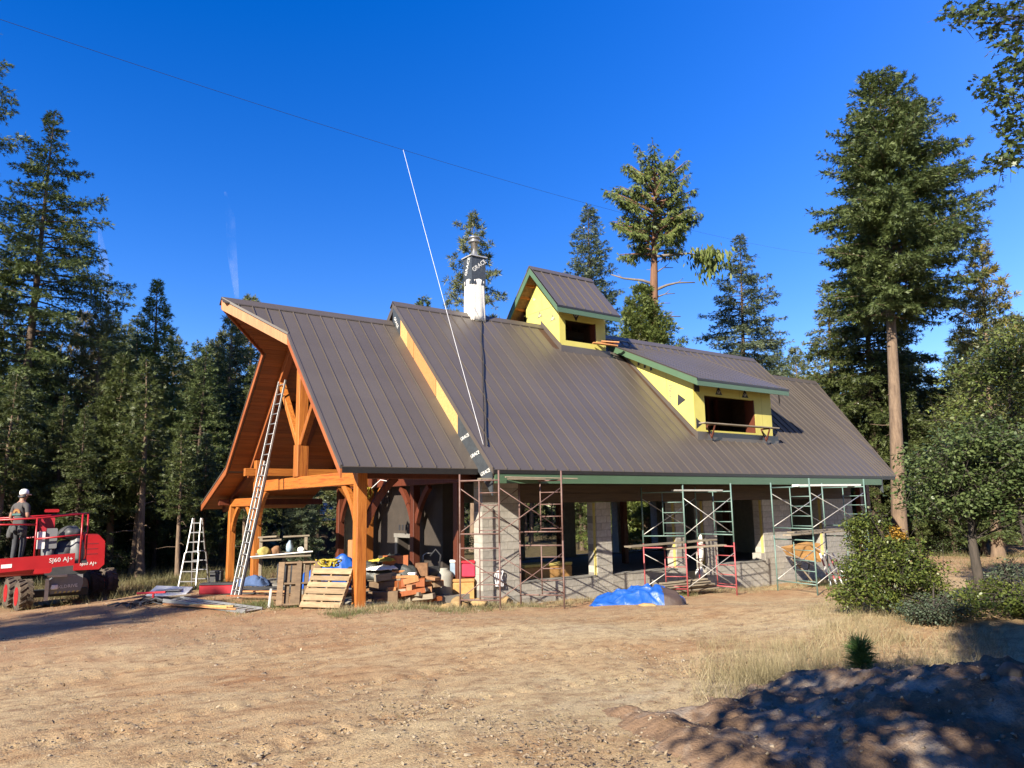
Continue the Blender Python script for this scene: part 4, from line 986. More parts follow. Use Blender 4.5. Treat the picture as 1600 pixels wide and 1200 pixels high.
# --- porch roofs (left one in view; the right one mirrors it)
def porch_roof(mir):
    X = (lambda x: x) if not mir else (lambda x: XM + XR - x)
    s = 1 if not mir else -1
    XK, XT = (globals()['XK'], globals()['XT']) if not mir else (XM - 2.3, XM - 4.75)
    DK = globals()['DK'] if not mir else YR - OP      # the right end is cut back in one straight slanting edge
    x0, x1 = XK, XM - .02
    mb = MB()
    nearpts = [(X(x1), OP, OP + KP), (X(x1), YR, ZP), (X(XT), YR, ZP), (X(XK), YR - DK, ZP - DK)] + ([(X(XK), OP, OP + KP)] if not mir else [])
    mb.prism([(a, b, c - .15) for a, b, c in nearpts], (0, 0, .135))
    pr_ = mb.build('porch_roof', M['deck'], H)
    yk, ye = 8.63, 11.49
    zk, ze = ZP - (yk - YR), 2.39
    far = [(X(x1), YR, ZP), (X(x1), yk, zk), (X(XK), yk, zk), (X(XK), YR + DK, ZP - DK), (X(XT), YR, ZP)] if not mir else [(X(x1), YR, ZP), (X(x1), yk, zk), (X(XK), yk, zk), (X(XK), YR, ZP)]
    mb = MB(); mb.prism([(a, b, c - .16) for a, b, c in far], (0, 0, .16))
    fl = [(X(x1), yk, zk), (X(x1), ye, ze), (X(XK), ye, ze), (X(XK), yk, zk)]
    mb.prism([(a, b, c - .16) for a, b, c in fl], (0, 0, .16))
    mb.build('far_roof_slope', M['roof'], pr_)
    n = 9; w = (XM - XK) / n
    for i in range(n):
        xa = x0 + i * w
        panel(pr_, KP, min(X(xa), X(xa + w)), w, OP, YR)
    wp = (XK - XT) / 4
    for i in range(4):
        xa, xb = XT + i * wp, XT + (i + 1) * wp
        ya, yb = YR - DK * i / 4 - .004, YR - DK * (i + 1) / 4
        mb = MB().prism([(X(xa), ya, ya + KP), (X(xb), yb, yb + KP), (X(xb), YR, ZP), (X(xa), YR, ZP)], (0, 0, -.012))
        mb.prism([(X(xb) - .012, yb, yb + KP - .004), (X(xb) - .012, YR, ZP - .004), (X(xb) - .012, YR, ZP + .048), (X(xb) - .012, yb, yb + KP + .048)], (.024, 0, 0))
        mb.build('roof_panel', M['roof'], pr_)
    a, b = sorted((X(XT - .04), X(XM - .05)))
    ridgecap(pr_, ZP, a, b)
    a, b = sorted((X(x0), X(x1)))
    MB().box(a, b, OP - .012, OP + .012, OP + KP - .15, OP + KP - .016).build('drip_edge', M['drip'], pr_)
    # edge trims and barge boards
    def board(p, q, h, th, m_, dz0=0, nm='barge_board'):
        p, q = Vector(p), Vector(q); d = q - p; nrm = Vector((d.y, -d.x, 0)).normalized() * th
        if nrm.x * s > 0: nrm = -nrm
        return MB().prism([p + Vector((0, 0, dz0)), q + Vector((0, 0, dz0)), q + Vector((0, 0, dz0 - h)), p + Vector((0, 0, dz0 - h))], nrm).build(nm, m_, pr_)
    T = (X(XT), YR, ZP); K1 = (X(XK), YR - DK, ZP - DK); E1 = (X(XK), OP, OP + KP); K2 = (X(XK), YR + DK, ZP - DK); FK = (X(XK), yk, zk); FE = (X(XK), ye, ze)
    board(T, K1, .27, .045, M['barge'], -.055)
    if mir:
        board(T, K1, .085, .055, M['rooftrim'], .035, 'edge_trim'); return pr_
    board(K1, E1, .2, .04, M['bargered'], -.06)
    board(T, K2, .25, .045, M['bargered'], -.03); board(K2, FK, .2, .04, M['bargered'], -.03); board(FK, FE, .2, .04, M['bargered'], -.03)
    board(T, K1, .07, .06, M['rooftrim'], .03, 'edge_trim'); board(K1, E1, .085, .055, M['rooftrim'], .035, 'edge_trim')
    board(K2, FK, .05, .055, M['rooftrim'], .03, 'edge_trim'); board(FK, FE, .05, .055, M['rooftrim'], .03, 'edge_trim')
    # ceiling planks under the far slope
    pw = .15; npl = int((yk - YR - .05) / (pw * .7071)) if not mir else 0
    for i in range(npl):
        ya = YR + .05 + i * pw * .7071; yb = ya + pw * .7071 - .006
        xs = XK + .05 if ya - YR > DK else XT + .06 + (XK - XT) * (ya - YR) / DK
        za = ZP - (ya - YR) - .165; zb = ZP - (yb - YR) - .165
        MB().prism([(xs, ya, za), (xs, yb, zb), (xs, yb, zb - .022), (xs, ya, za - .022)], (x1 - xs, 0, 0)).build('ceiling_plank', M['ceiling'], pr_)
    if not mir:
        nfl = 18; fy = (ye - .03 - yk) / nfl; sl = (ze - zk) / (ye - yk)
        for i in range(nfl):
            ya = yk + i * fy; yb = ya + fy - .006
            za, zb = zk + sl * (ya - yk) - .165, zk + sl * (yb - yk) - .165
            MB().prism([(XK + .05, ya, za), (XK + .05, yb, zb), (XK + .05, yb, zb - .022), (XK + .05, ya, za - .022)], (x1 - XK - .05, 0, 0)).build('ceiling_plank', M['ceiling'], pr_)
    return pr_
PR = porch_roof(False)
PR2 = porch_roof(True)

# --- timber frame
def post(x, y, z0, z1, w=.25, m_='timber_z'): return MB().beam((x, y, z0), (x, y, z1), w, w).build('post', M[m_], H)
def tim(name, p, q, w, h, m_, up=(0, 0, 1)): return MB().beam(p, q, w, h, up).build(name, M[m_], H)
def brace(p, q, corner, w=.13, m_='timber_z'):
    """curved knee brace from p to q bending towards corner"""
    p, q, c = Vector(p), Vector(q), Vector(corner); mb = MB()
    pts = []
    for i in range(7):
        t = i / 6; b = (1 - t) ** 2 * p + 2 * t * (1 - t) * ((p + q) / 2 * .72 + c * .28) + t * t * q
        pts.append(b)
    pl = (q - p).cross(c - p).normalized(); rings = []
    for i, b in enumerate(pts):
        d = (pts[min(i + 1, 6)] - pts[max(i - 1, 0)]).normalized(); n = d.cross(pl)
        rings.append([tuple(b + pl * a * w * .45 + n * e * w * .62) for a, e in ((-1, -1), (1, -1), (1, 1), (-1, 1))])
    return mb.loft(rings).build('brace', M[m_], H)
P1 = post(.125, .125, -.06, 3.42, .25)
P3 = post(.12, 7.74, -.06, 3.72, .24)
P4 = post(.11, 10.4, -.22, 2.34, .22)
tim('tie_beam', (.125, .25, 2.9), (.125, 7.62, 2.9), .2, .32, 'timber_y')
tim('tie_beam', (.11, 7.86, 2.42), (.11, 11.0, 2.42), .2, .26, 'timber_y')
tim('plate_beam', (-.32, 7.74, 3.35), (3.3, 7.74, 3.35), .2, .24, 'timber_x')
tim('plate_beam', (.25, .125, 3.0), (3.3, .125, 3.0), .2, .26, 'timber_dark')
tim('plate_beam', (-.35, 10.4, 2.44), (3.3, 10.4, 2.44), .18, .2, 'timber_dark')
tim('king_post', (.14, 4.12, 3.06), (.14, 4.12, 7.3), .27, .27, 'timber_z')
tim('king_post_foot', (.14, 4.1, 3.07), (.14, 4.1, 3.95), .32, .34, 'timber_z')
tim('strut', (.13, 4.22, 3.95), (.13, 5.85, 5.95), .17, .17, 'timber_z')
tim('strut', (.13, 4.02, 3.95), (.13, 2.55, 5.75), .17, .17, 'timber_z')
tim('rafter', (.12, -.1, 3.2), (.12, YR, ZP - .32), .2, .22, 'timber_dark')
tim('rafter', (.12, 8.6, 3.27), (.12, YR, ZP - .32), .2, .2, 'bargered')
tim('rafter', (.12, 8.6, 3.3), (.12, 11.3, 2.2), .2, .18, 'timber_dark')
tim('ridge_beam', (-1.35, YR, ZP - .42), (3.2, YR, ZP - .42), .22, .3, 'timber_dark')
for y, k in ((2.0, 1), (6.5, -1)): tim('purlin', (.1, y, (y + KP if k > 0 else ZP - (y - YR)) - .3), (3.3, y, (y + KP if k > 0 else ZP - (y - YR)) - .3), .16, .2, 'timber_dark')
for xx in (1.6, 2.95):
    tim('rafter', (xx, -.1, 3.2), (xx, YR, ZP - .34), .16, .2, 'timber_dark'); tim('rafter', (xx, 8.6, 3.25), (xx, YR, ZP - .34), .16, .2, 'timber_dark')
brace((.125, .24, 1.75), (.125, 1.05, 2.76), (.125, .2, 2.8)); brace((.12, 7.63, 1.75), (.12, 6.85, 2.76), (.12, 7.7, 2.8))
brace((.24, .125, 1.75), (1.05, .125, 2.9), (.2, .125, 2.9), m_='timber_dark'); brace((.11, 8.0, 1.45), (.11, 8.7, 2.3), (.11, 7.86, 2.35)); brace((.11, 10.3, 1.5), (.11, 9.6, 2.3), (.11, 10.35, 2.3))
# inner row of posts
P2 = post(3.1, 6.0, -.02, 3.3, .27)
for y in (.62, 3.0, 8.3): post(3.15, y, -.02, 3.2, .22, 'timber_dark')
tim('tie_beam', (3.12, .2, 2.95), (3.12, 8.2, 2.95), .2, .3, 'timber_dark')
tim('cross_beam', (1.2, 6.0, 3.0), (3.0, 6.0, 3.0), .2, .3, 'timber_x')
brace((3.15, 3.1, 1.75), (3.15, 3.85, 2.75), (3.15, 3.05, 2.8), m_='timber_dark'); brace((3.15, 2.9, 1.75), (3.15, 2.15, 2.75), (3.15, 2.95, 2.8), m_='timber_dark')
brace((3.1, 5.88, 1.7), (3.1, 5.0, 2.75), (3.1, 5.9, 2.8), m_='timber_z'); brace((2.97, 6.0, 1.6), (2.1, 6.0, 2.85), (3.0, 6.0, 2.85)); brace((3.15, 8.2, 1.75), (3.15, 7.45, 2.75), (3.15, 8.25, 2.8), m_='timber_dark')
# gable wall over the porch ceiling line and wall with fireplace
yzprism([(-.9, 3.05), (YR, ZM - .3), (2 * YR + .9, 3.05)], 3.3, 3.42).build('gable_wall', M['deck'], H)
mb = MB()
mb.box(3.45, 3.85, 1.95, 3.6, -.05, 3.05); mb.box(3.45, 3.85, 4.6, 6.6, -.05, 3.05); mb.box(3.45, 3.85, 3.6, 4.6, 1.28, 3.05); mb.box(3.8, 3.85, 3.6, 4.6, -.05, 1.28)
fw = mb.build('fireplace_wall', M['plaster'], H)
for i in range(5): MB().box(3.435, 3.452, 3.66 + i * .2, 3.75 + i * .2, 1.5, 1.66).build('slot_shade_patch', M['black'], fw)  # raised black patches paint the dark of the wall slots
for i in range(4): MB().box(3.435, 3.452, 5.2 + i * .17, 5.29 + i * .17, 2.3, 2.5).build('slot_shade_patch', M['black'], fw)
MB().box(3.41, 3.449, 3.45, 3.6, 0, 1.4).build('mantel', M['concrete'], fw); MB().box(3.41, 3.449, 4.6, 4.75, 0, 1.4).build('mantel', M['concrete'], fw); MB().box(3.40, 3.449, 3.4, 4.8, 1.28, 1.4).build('mantel', M['concrete'], fw)
MB().box(.3, 3.4, .3, 8.5, -.25, -.03).build('porch_slab', M['concrete'], H)
MB().box(3.4, 21.0, .41, 8.9, -.3, -.01).build('floor_slab', M['concrete'], H)
# hanging work lamp and wall lamp globe in the gable
bm = bmesh.new(); bmesh.ops.create_uvsphere(bm, u_segments=14, v_segments=8, radius=.11); me = bpy.data.meshes.new('lamp'); bm.to_mesh(me); bm.free(); me.materials.append(M['lampglass'])
for f in me.polygons: f.use_smooth = True
gl = link('gable_lamp', me, H, loc=(.6, 4.95, 5.95))
MB().tube([(.6, 4.95, 6.03), (.6, 4.95, 6.9)], .02, 6).build('lamp_stem', M['black'], H)

# --- block walls along the front
COURSE = .2
BL = {}
def block(parent, x0, x1, z0, y0=0.0, y1=.4):
    """one concrete block; past the limit they are joined"""
    L_ = round(x1 - x0, 2)
    NOBLOCK[0] += 1
    key = (L_, y0, y1)
    if key not in BL:
        b = MB(); b.box(0, L_ - .01, y0, y1, .0, COURSE - .01)
        BL[key] = b.mesh('concrete_block', M['block'])
    jx, jy = random.uniform(-.0015, .0015), random.uniform(-.003, .003)
    return link('concrete_block', BL[key], parent, loc=(x0 + .005 + jx, jy, z0 + .005))
def blockwall(name, x0, x1, ztop, nmax=999):
    zb = gz((x0 + x1) / 2, -.1) - .12
    n = int(math.ceil((ztop - zb) / COURSE))
    core = MB().box(x0 + .006, x1 - .006, .008, .392, ztop - n * COURSE - .3, ztop - .004).build(name, M['mortar'], H)
    joined = MB()
    for i in range(n):
        z0 = ztop - (i + 1) * COURSE
        xs = [x0]; x = x0 + (.2 if i % 2 else .4)
        while x < x1 - .12: xs.append(x); x += .4
        xs.append(x1)
        for a, b in zip(xs[:-1], xs[1:]):
            if NOBLOCK[0] < 290: block(core, a, b, z0)
            else: joined.box(a + .005, b - .005, 0, .4, z0 + .005, z0 + COURSE - .005)
    if joined.v: tag(joined.build('block_courses', M['block'], core), kind='stuff')
    return core
ZO = 2.24
blockwall('block_pier', 3.48, 4.65, 2.84)
blockwall('sill_wall', 4.65, 7.43, .14)
blockwall('block_pier', 7.43, 8.01, ZO)
blockwall('sill_wall', 8.01, 10.75, .14)
blockwall('block_pier', 10.75, 11.15, ZO)
blockwall('block_pier', 12.1, 12.71, ZO)
blockwall('sill_wall', 12.71, 15.2, .14)
blockwall('block_pier', 15.2, 16.8, ZO)
blockwall('sill_wall', 16.8, 18.8, .14)
blockwall('block_pier', 18.8, 20.9, ZO)
# sloped mortar caps on the sills, stepped foot at the fifth pier
for a, b in ((4.65, 7.42), (8.02, 10.74), (12.72, 15.19), (16.81, 18.79)):
    MB().box(a, b, -.012, .42, .142, .175).build('sill_cap', M['concrete'], H)
MB().box(15.0, 15.19, .02, .38, .18, .42).build('jamb_step', M['block'], H)
lb = MB(); lb.box(4.66, 20.9, .02, .4, ZO + .004, 3.0)
hd = lb.build('header', M['lintel'], H)
for i in range(3): MB().box(4.67, 20.9, .0 - .004 * i, .03, ZO + .03 + i * .24, ZO + .25 + i * .24).build('header_plank', M['lintel'], hd)
for x in (7.43, 10.75, 12.1, 15.2, 18.8):
    MB().box(x - .012, x + .02, .05, .14, .18, ZO - .02).build('insulation_edge', M['insul'], H)
# end wall, back wall and inner posts
MB().box(20.5, 20.9, .4, 8.5, -.8, 3.1).build('end_wall', M['block'], H)
mb = MB()
for a, b in ((3.4, 4.4), (7.2, 7.9), (10.6, 11.2), (13.2, 13.9), (16.4, 17.0), (18.9, 20.9)): mb.box(a, b, 8.5, 8.9, -.6, 2.6)
mb.box(3.4, 20.9, 8.52, 8.88, 2.3, 3.05); mb.box(3.4, 20.9, 8.52, 8.88, -.6, .05)
mb.build('back_wall', M['block'], H)
for x in (6.5, 9.6, 12.7, 15.8, 18.6):
    tim('post', (x, 4.3, 0), (x, 4.3, 3.2), .2, .2, 'timber_dark')
    tim('ceiling_beam', (x, .4, 3.1), (x, 8.5, 3.1), .15, .25, 'deck')
MB().box(3.45, 20.9, .4, 8.5, 3.24, 3.3).build('loft_floor', M['deck'], H)
# right porch posts
tim('post', (23.0, .6, -.7), (23.0, .6, 3.3), .25, .25, 'timber_dark'); tim('post', (22.0, .3, -.7), (22.0, .3, 3.3), .22, .22, 'timber_dark')
tim('plate_beam', (21.1, .12, 3.0), (23.2, .12, 3.0), .2, .25, 'timber_dark')
tim('tie_beam', (23.0, .8, 2.9), (23.0, 8.3, 2.9), .2, .3, 'timber_dark'); tim('post', (23.0, 8.3, -.7), (23.0, 8.3, 3.3), .25, .25, 'timber_dark')

# --- cupola on the ridge
def logo(parent, c, xd, yd, s, down=False, faded=False):
    """printed triangle with two pale letters"""
    c, xd, yd = Vector(c), Vector(xd).normalized(), Vector(yd).normalized(); n = xd.cross(yd)
    k = -1 if down else 1
    tri = [c + xd * -s * .62 - yd * s * .5 * k, c + xd * s * .62 - yd * s * .5 * k, c + yd * s * .55 * k]
    o = MB().prism([p + n * .001 for p in tri], n * .004).build('printed_mark', M['black'] if not faded else M['fadedprint'], parent)
    if True:
        text('GP', s * .48, M['paleprint'], parent, c - yd * s * .2 * k + n * .007, xd, yd, 'mark_letters', .001)
CZE, CYE, CXL, CXR = 8.93, 2.76, 8.46, 11.42
CS = (10.65 - CZE) / (YR - CYE)
cup = yzprism([(CY, CY + KM - .3), (CY, CZE + CS * (CY - CYE) - .1), (YR, 10.5), (2 * YR - CY, CZE + CS * (CY - CYE) - .1), (2 * YR - CY, CY + KM - .3)], CX0, CX0 + .12).build('cupola', M['yellow'], H)
yzprism([(CY, CY + KM - .3), (CY, CZE + CS * (CY - CYE) - .1), (YR, 10.5), (2 * YR - CY, CZE + CS * (CY - CYE) - .1), (2 * YR - CY, CY + KM - .3)], CX1 - .12, CX1).build('cupola_wall', M['yellow'], cup)
WX0, WX1, WZ0, WZ1 = 9.22, 10.66, 7.86, 8.62
z0, z1 = CY + KM - .3, CZE + CS * (CY - CYE) - .1
mb = MB()
mb.box(CX0 + .12, WX0, CY, CY + .12, z0, z1); mb.box(WX1, CX1 - .12, CY, CY + .12, z0, z1); mb.box(WX0, WX1, CY, CY + .12, z0, WZ0); mb.box(WX0, WX1, CY, CY + .12, WZ1, z1)
cf = mb.build('cupola_front', M['yellow'], cup)
MB().box(CX0, CX1, 2 * YR - CY - .12, 2 * YR - CY, z0, z1).build('cupola_wall', M['yellow'], cup)
MB().box(WX1 - .03, WX1 + .0, CY + .01, CY + .3, WZ0, WZ1).build('window_jamb', M['timber_dark'], cup); MB().box(WX0, WX1, CY + .02, CY + .3, WZ0 - .03, WZ0).build('window_sill', M['plank'], cup)
MB().box(CX0 + .12, CX1 - .12, 4.6, 4.66, z0, 10.2).build('cupola_inner_wall', M['deck'], cup)
MB().box(10.25, 10.4, 4.3, 4.4, z0, 9.4).build('stud', M['timber_dark'], cup)
for k in (1, -1):
    yy = (lambda y: y) if k > 0 else (lambda y: 2 * YR - y)
    yzprism([(yy(CYE), CZE - .015), (YR, 10.635), (YR, 10.45), (yy(CYE + .03), CZE - .15)], CXL + .05, CXR - .03).build('cupola_roof_deck', M['offcut'], cup)
    n = 7; w = (CXR - CXL) / n
    if k > 0:
        for i in range(n):
            mb = MB().prism([(0, CYE, CZE), (0, YR, 10.65), (0, YR, 10.638), (0, CYE, CZE - .012)], (w - .003, 0, 0)); mb.prism([(-.012, CYE, CZE - .004), (-.012, YR, 10.646), (-.012, YR, 10.698), (-.012, CYE, CZE + .048)], (.024, 0, 0))
            mb.build('roof_panel', M['roof'], cup, loc=(CXL + i * w, 0, 0))
    else:
        yzprism([(yy(CYE), CZE), (YR, 10.65), (YR, 10.638), (yy(CYE), CZE - .012)], CXL, CXR).build('far_roof_slope', M['roof'], cup)
    yzprism([(yy(CYE), CZE - .02), (YR, 10.63), (YR, 10.37), (yy(CYE), CZE - .25)], CXL, CXL + .04).build('barge_board', M['green'], cup)
    yzprism([(yy(CYE), CZE + .05), (YR, 10.7), (YR, 10.63), (yy(CYE), CZE - .02)], CXL - .012, CXL + .03).build('edge_trim', M['rooftrim'], cup)
    for i in range(4):
        t = (i + .6) / 4.6; yb = CYE + (YR - CYE) * t; zb = CZE + CS * (yb - CYE)
        MB().beam((CXL + .04, yy(yb), zb - .2), (CX0, yy(yb), zb - .2), .05, .12).build('outrigger', M['timber_y'], cup)
MB().box(CXL + .005, CXR, CYE - .004, CYE + .03, CZE - .25, CZE - .06).build('fascia', M['green'], cup)
MB().box(CXL, CXR, CYE - .015, CYE + .01, CZE - .075, CZE - .01).build('drip_edge', M['drip'], cup)
ridgecap(cup, 10.65, CXL - .02, CXR + .02, w=.15)
for y in (2.05, 2.95): pass
MB().box(CX0 - .04, CX1 + .1, CY - .12, CY - .004, CY + KM - .13, CY + KM + .12).build('flashing', M['rooftrim'], cup)
yzprism([(CY - .1, CY + KM - .1), (YR, ZM + .0), (YR, ZM + .2), (CY - .1, CY + KM + .14)], CX0 - .03, CX0 - .004).build('flashing', M['rooftrim'], cup)
logo(cup, (CX0 - .002, 3.62, 8.72), (0, -1, .12), (0, .12, 1), .26, faded=True); logo(cup, (CX0 - .002, 4.35, 8.98), (0, -1, .1), (0, .1, 1), .24, faded=True); logo(cup, (CX0 - .002, 4.7, 9.65), (0, -1, -.9), (0, .9, 1), .24, faded=True)
logo(cup, (9.72, CY - .002, 8.74), (1, 0, 0), (0, 0, 1), .27, down=True)

# --- shed dormer
dor = yzprism([(DY, DY + KM - .3), (DYT - .05, DYT + KM - .25), (DYT - .35, dz(DYT - .35) - .12), (DY, dz(DY) - .12)], DX0, DX0 + .12).build('dormer', M['yellow'], H)
yzprism([(DY, DY + KM - .3), (DYT - .05, DYT + KM - .25), (DYT - .35, dz(DYT - .35) - .12), (DY, dz(DY) - .12)], DX1 - .12, DX1).build('dormer_wall', M['yellow'], dor)
wx0, wx1, wz0, wz1 = 12.58, 15.28, 4.58, 5.76
z0, z1 = DY + KM - .3, dz(DY) - .1
mb = MB()
mb.box(DX0 + .12, wx0, DY, DY + .12, z0, z1); mb.box(wx1, DX1 - .12, DY, DY + .12, z0, z1); mb.box(wx0, wx1, DY, DY + .12, z0, wz0); mb.box(wx0, wx1, DY, DY + .12, wz1, z1)
mb.build('dormer_front', M['yellow'], dor)
MB().box(wx1 - .035, wx1, DY + .01, DY + .4, wz0, wz1).build('window_jamb', M['timber_dark'], dor); MB().box(wx0, wx1, DY + .01, DY + .3, wz0 - .035, wz0).build('window_sill', M['plank'], dor)
MB().box(wx0, wx0 + .035, DY + .02, DY + .3, wz0, wz1).build('window_jamb', M['deck'], dor)
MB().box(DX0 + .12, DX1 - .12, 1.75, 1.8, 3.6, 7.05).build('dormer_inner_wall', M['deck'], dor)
for x in (14.4, 14.9): MB().box(x, x + .14, 1.5, 1.62, 3.6, 6.9).build('stud', M['timber_dark'], dor)
dxl, dxr = 11.68, 16.68
yzprism([(-.38, dz(-.38) - .016), (DYT + .1, dz(DYT + .1) - .016), (DYT - .1, dz(DYT - .1) - .16), (-.38, dz(-.38) - .16)], dxl + .06, dxr - .04).build('dormer_roof_deck', M['deck'], dor)
n = 12; w = (dxr - dxl) / n
for i in range(n):
    ya, yb = -.4, DYT + .25
    mb = MB().prism([(0, ya, dz(ya)), (0, yb, dz(yb)), (0, yb, dz(yb) - .012), (0, ya, dz(ya) - .012)], (w - .003, 0, 0)); mb.prism([(-.012, ya, dz(ya) - .004), (-.012, yb, dz(yb) - .004), (-.012, yb, dz(yb) + .014), (-.012, ya, dz(ya) + .014)], (.024, 0, 0))
    mb.build('roof_panel', M['roof'], dor, loc=(dxl + i * w, 0, 0))
for xx in (dxl, dxr - .04):
    yzprism([(-.4, dz(-.4) - .02), (DYT, dz(DYT) - .02), (DYT - .35, dz(DYT - .35) - .25), (-.4, dz(-.4) - .25)], xx, xx + .04).build('barge_board', M['green'], dor)
    yzprism([(-.4, dz(-.4) + .03), (DYT + .2, dz(DYT + .2) + .03), (DYT, dz(DYT) - .02), (-.4, dz(-.4) - .02)], xx - .012 if xx < 13 else xx + .03, xx + .03 if xx < 13 else xx + .052).build('edge_trim', M['rooftrim'], dor)
MB().box(dxl + .005, dxr - .005, -.404, -.37, dz(-.4) - .25, dz(-.4) - .06).build('fascia', M['green'], dor)
MB().box(dxl, dxr, -.416, -.39, dz(-.4) - .085, dz(-.4) - .012).build('drip_edge', M['drip'], dor)
for i in range(10): MB().beam((dxl + .3 + i * .48, -.37, dz(-.37) - .2), (dxl + .3 + i * .48, DY, dz(DY) - .2), .05, .1).build('rafter_tail', M['timber_dark'], dor)
MB().box(DX0 - .04, DX1 + .12, DY - .14, DY - .004, DY + KM - .15, DY + KM + .14).build('flashing', M['rooftrim'], dor)
yzprism([(DY - .1, DY + KM - .1), (DYT, DYT + KM + .0), (DYT, DYT + KM + .1), (DY - .1, DY + KM + .12)], DX0 - .03, DX0 - .004).build('flashing', M['rooftrim'], dor)
for x in (13.35, 14.78): logo(dor, (x, DY - .002, 5.97), (1, 0, 0), (0, 0, 1), .3)
logo(dor, (DX0 + .22, DY - .002, 4.78), (0, 0, 1), (1, 0, 0), .3); logo(dor, (DX0 - .002, .62, 5.62), (0, -.1, 1), (0, -1, -.1), .34)
text('DensGlass', .22, M['machgrey'], dor, (DX0 - .004, 1.1, 5.75), (0, 0, -1), (0, -1, 0))
for y in (1.9, 2.2, 2.5): MB().box(DX0 - .006, DX0, y, y + .1, dz(y) - .42, dz(y) - .3).build('tape_mark', M['black'], dor)
for x, z in ((12.2, 6.15),): MB().box(x - .1, x + .16, DY - .006, DY, 5.85, 6.1).build('printed_mark', M['black'], dor)
MB().tube([(16.35, -.2, 6.0), (16.36, -.2, 5.75), (16.34, -.2, 5.6)], .02, 5).build('hanging_strap', M['black'], dor)

# dark panels added inside the window openings to give them their shade
MB().box(DX1 - .15, DX1 - .122, DY + .13, 1.74, 3.4, 6.2).build('opening_shade_panel', M['deck'], dor); MB().box(DX0 + .122, DX0 + .15, DY + .13, 1.74, 3.4, 6.2).build('opening_shade_panel', M['deck'], dor); MB().box(DX0 + .16, DX1 - .16, DY + .3, 1.74, 5.95, 6.0).build('opening_shade_panel', M['deck'], dor)
MB().box(CX1 - .15, CX1 - .122, CY + .13, 4.59, 6.8, 9.2).build('opening_shade_panel', M['deck'], cup); MB().box(CX0 + .122, CX0 + .15, CY + .13, 4.59, 6.8, 9.2).build('opening_shade_panel', M['deck'], cup); MB().box(CX0 + .16, CX1 - .16, CY + .3, 4.59, 8.72, 8.77).build('opening_shade_panel', M['deck'], cup)
# joints between the sheathing panels
for y in (1.25, 2.45): MB().prism([(DX0 - .003, y, y + KM + .02), (DX0 - .003, y + .012, y + KM + .03), (DX0 - .003, y + .012, dz(y) - .13), (DX0 - .003, y, dz(y) - .13)], (.004, 0, 0)).build('sheathing_joint', M['yellowseam'], dor)
for x in (13.25, 14.47, 15.69): MB().box(x, x + .012, DY - .003, DY + .001, wz1 if 12.6 < x < 15.2 else 4.5, dz(DY) - .13).build('sheathing_joint', M['yellowseam'], dor)
MB().box(CX0 - .003, CX0 + .001, CY + .01, 2 * YR - CY, 9.1, 9.112).build('sheathing_joint', M['yellowseam'], cup); MB().box(CX0 - .003, CX0 + .001, 4.2, 4.212, 9.12, 10.2).build('sheathing_joint', M['yellowseam'], cup)
# --- chimney
cx, cy = 6.1, YR
ch = MB().box(cx - .28, cx + .28, cy - .26, cy + .26, 9.55, 10.52).build('chimney', M['wrap'], H)
MB().box(cx - .33, cx + .33, cy - .31, cy + .31, 10.52, 10.56).build('chimney_cap', M['galv'], ch)
MB().lathe([(.125, 10.56), (.125, 11.12), (.13, 11.125), (.13, 11.13)], 20, (cx, cy, 0)).build('flue_pipe', M['steel'], ch, True)
MB().lathe([(.14, 11.08), (.2, 11.1), (.2, 11.14), (.15, 11.16), (.15, 11.22), (.2, 11.23), (.205, 11.28), (.08, 11.32)], 20, (cx, cy, 0)).build('flue_cap', M['alum'], ch, True)
text('GRACE', .21, M['paleprint'], ch, (cx + .02, cy - .264, 10.22), (.75, 0, .62), (-.62, 0, .75))
text('GRACE', .2, M['paleprint'], ch, (cx - .284, cy + .0, 10.2), (0, -.35, .94), (0, .94, .35))
rng = np.random.default_rng(9)
rings = []
for i in range(9):
    z = 8.3 + i * (9.72 - 8.3) / 8; ring = []
    for k in range(40):
        a = 2 * math.pi * k / 40; sx = math.copysign(abs(math.cos(a)) ** .45, math.cos(a)); sy = math.copysign(abs(math.sin(a)) ** .45, math.sin(a))
        f_ = 1 + .05 * math.sin(k * 1.9 + i * .15) + .035 * math.sin(k * 3.3 + i * .5) + (.04 if i == 8 else 0) - .012 * i + .06
        ring.append((cx + sx * .29 * f_, cy + sy * .27 * f_, z + (.03 * math.sin(k * 1.3) if i == 8 else 0)))
    rings.append(ring)
MB().loft(rings).build('canvas_cover', M['cloth'], ch, True)
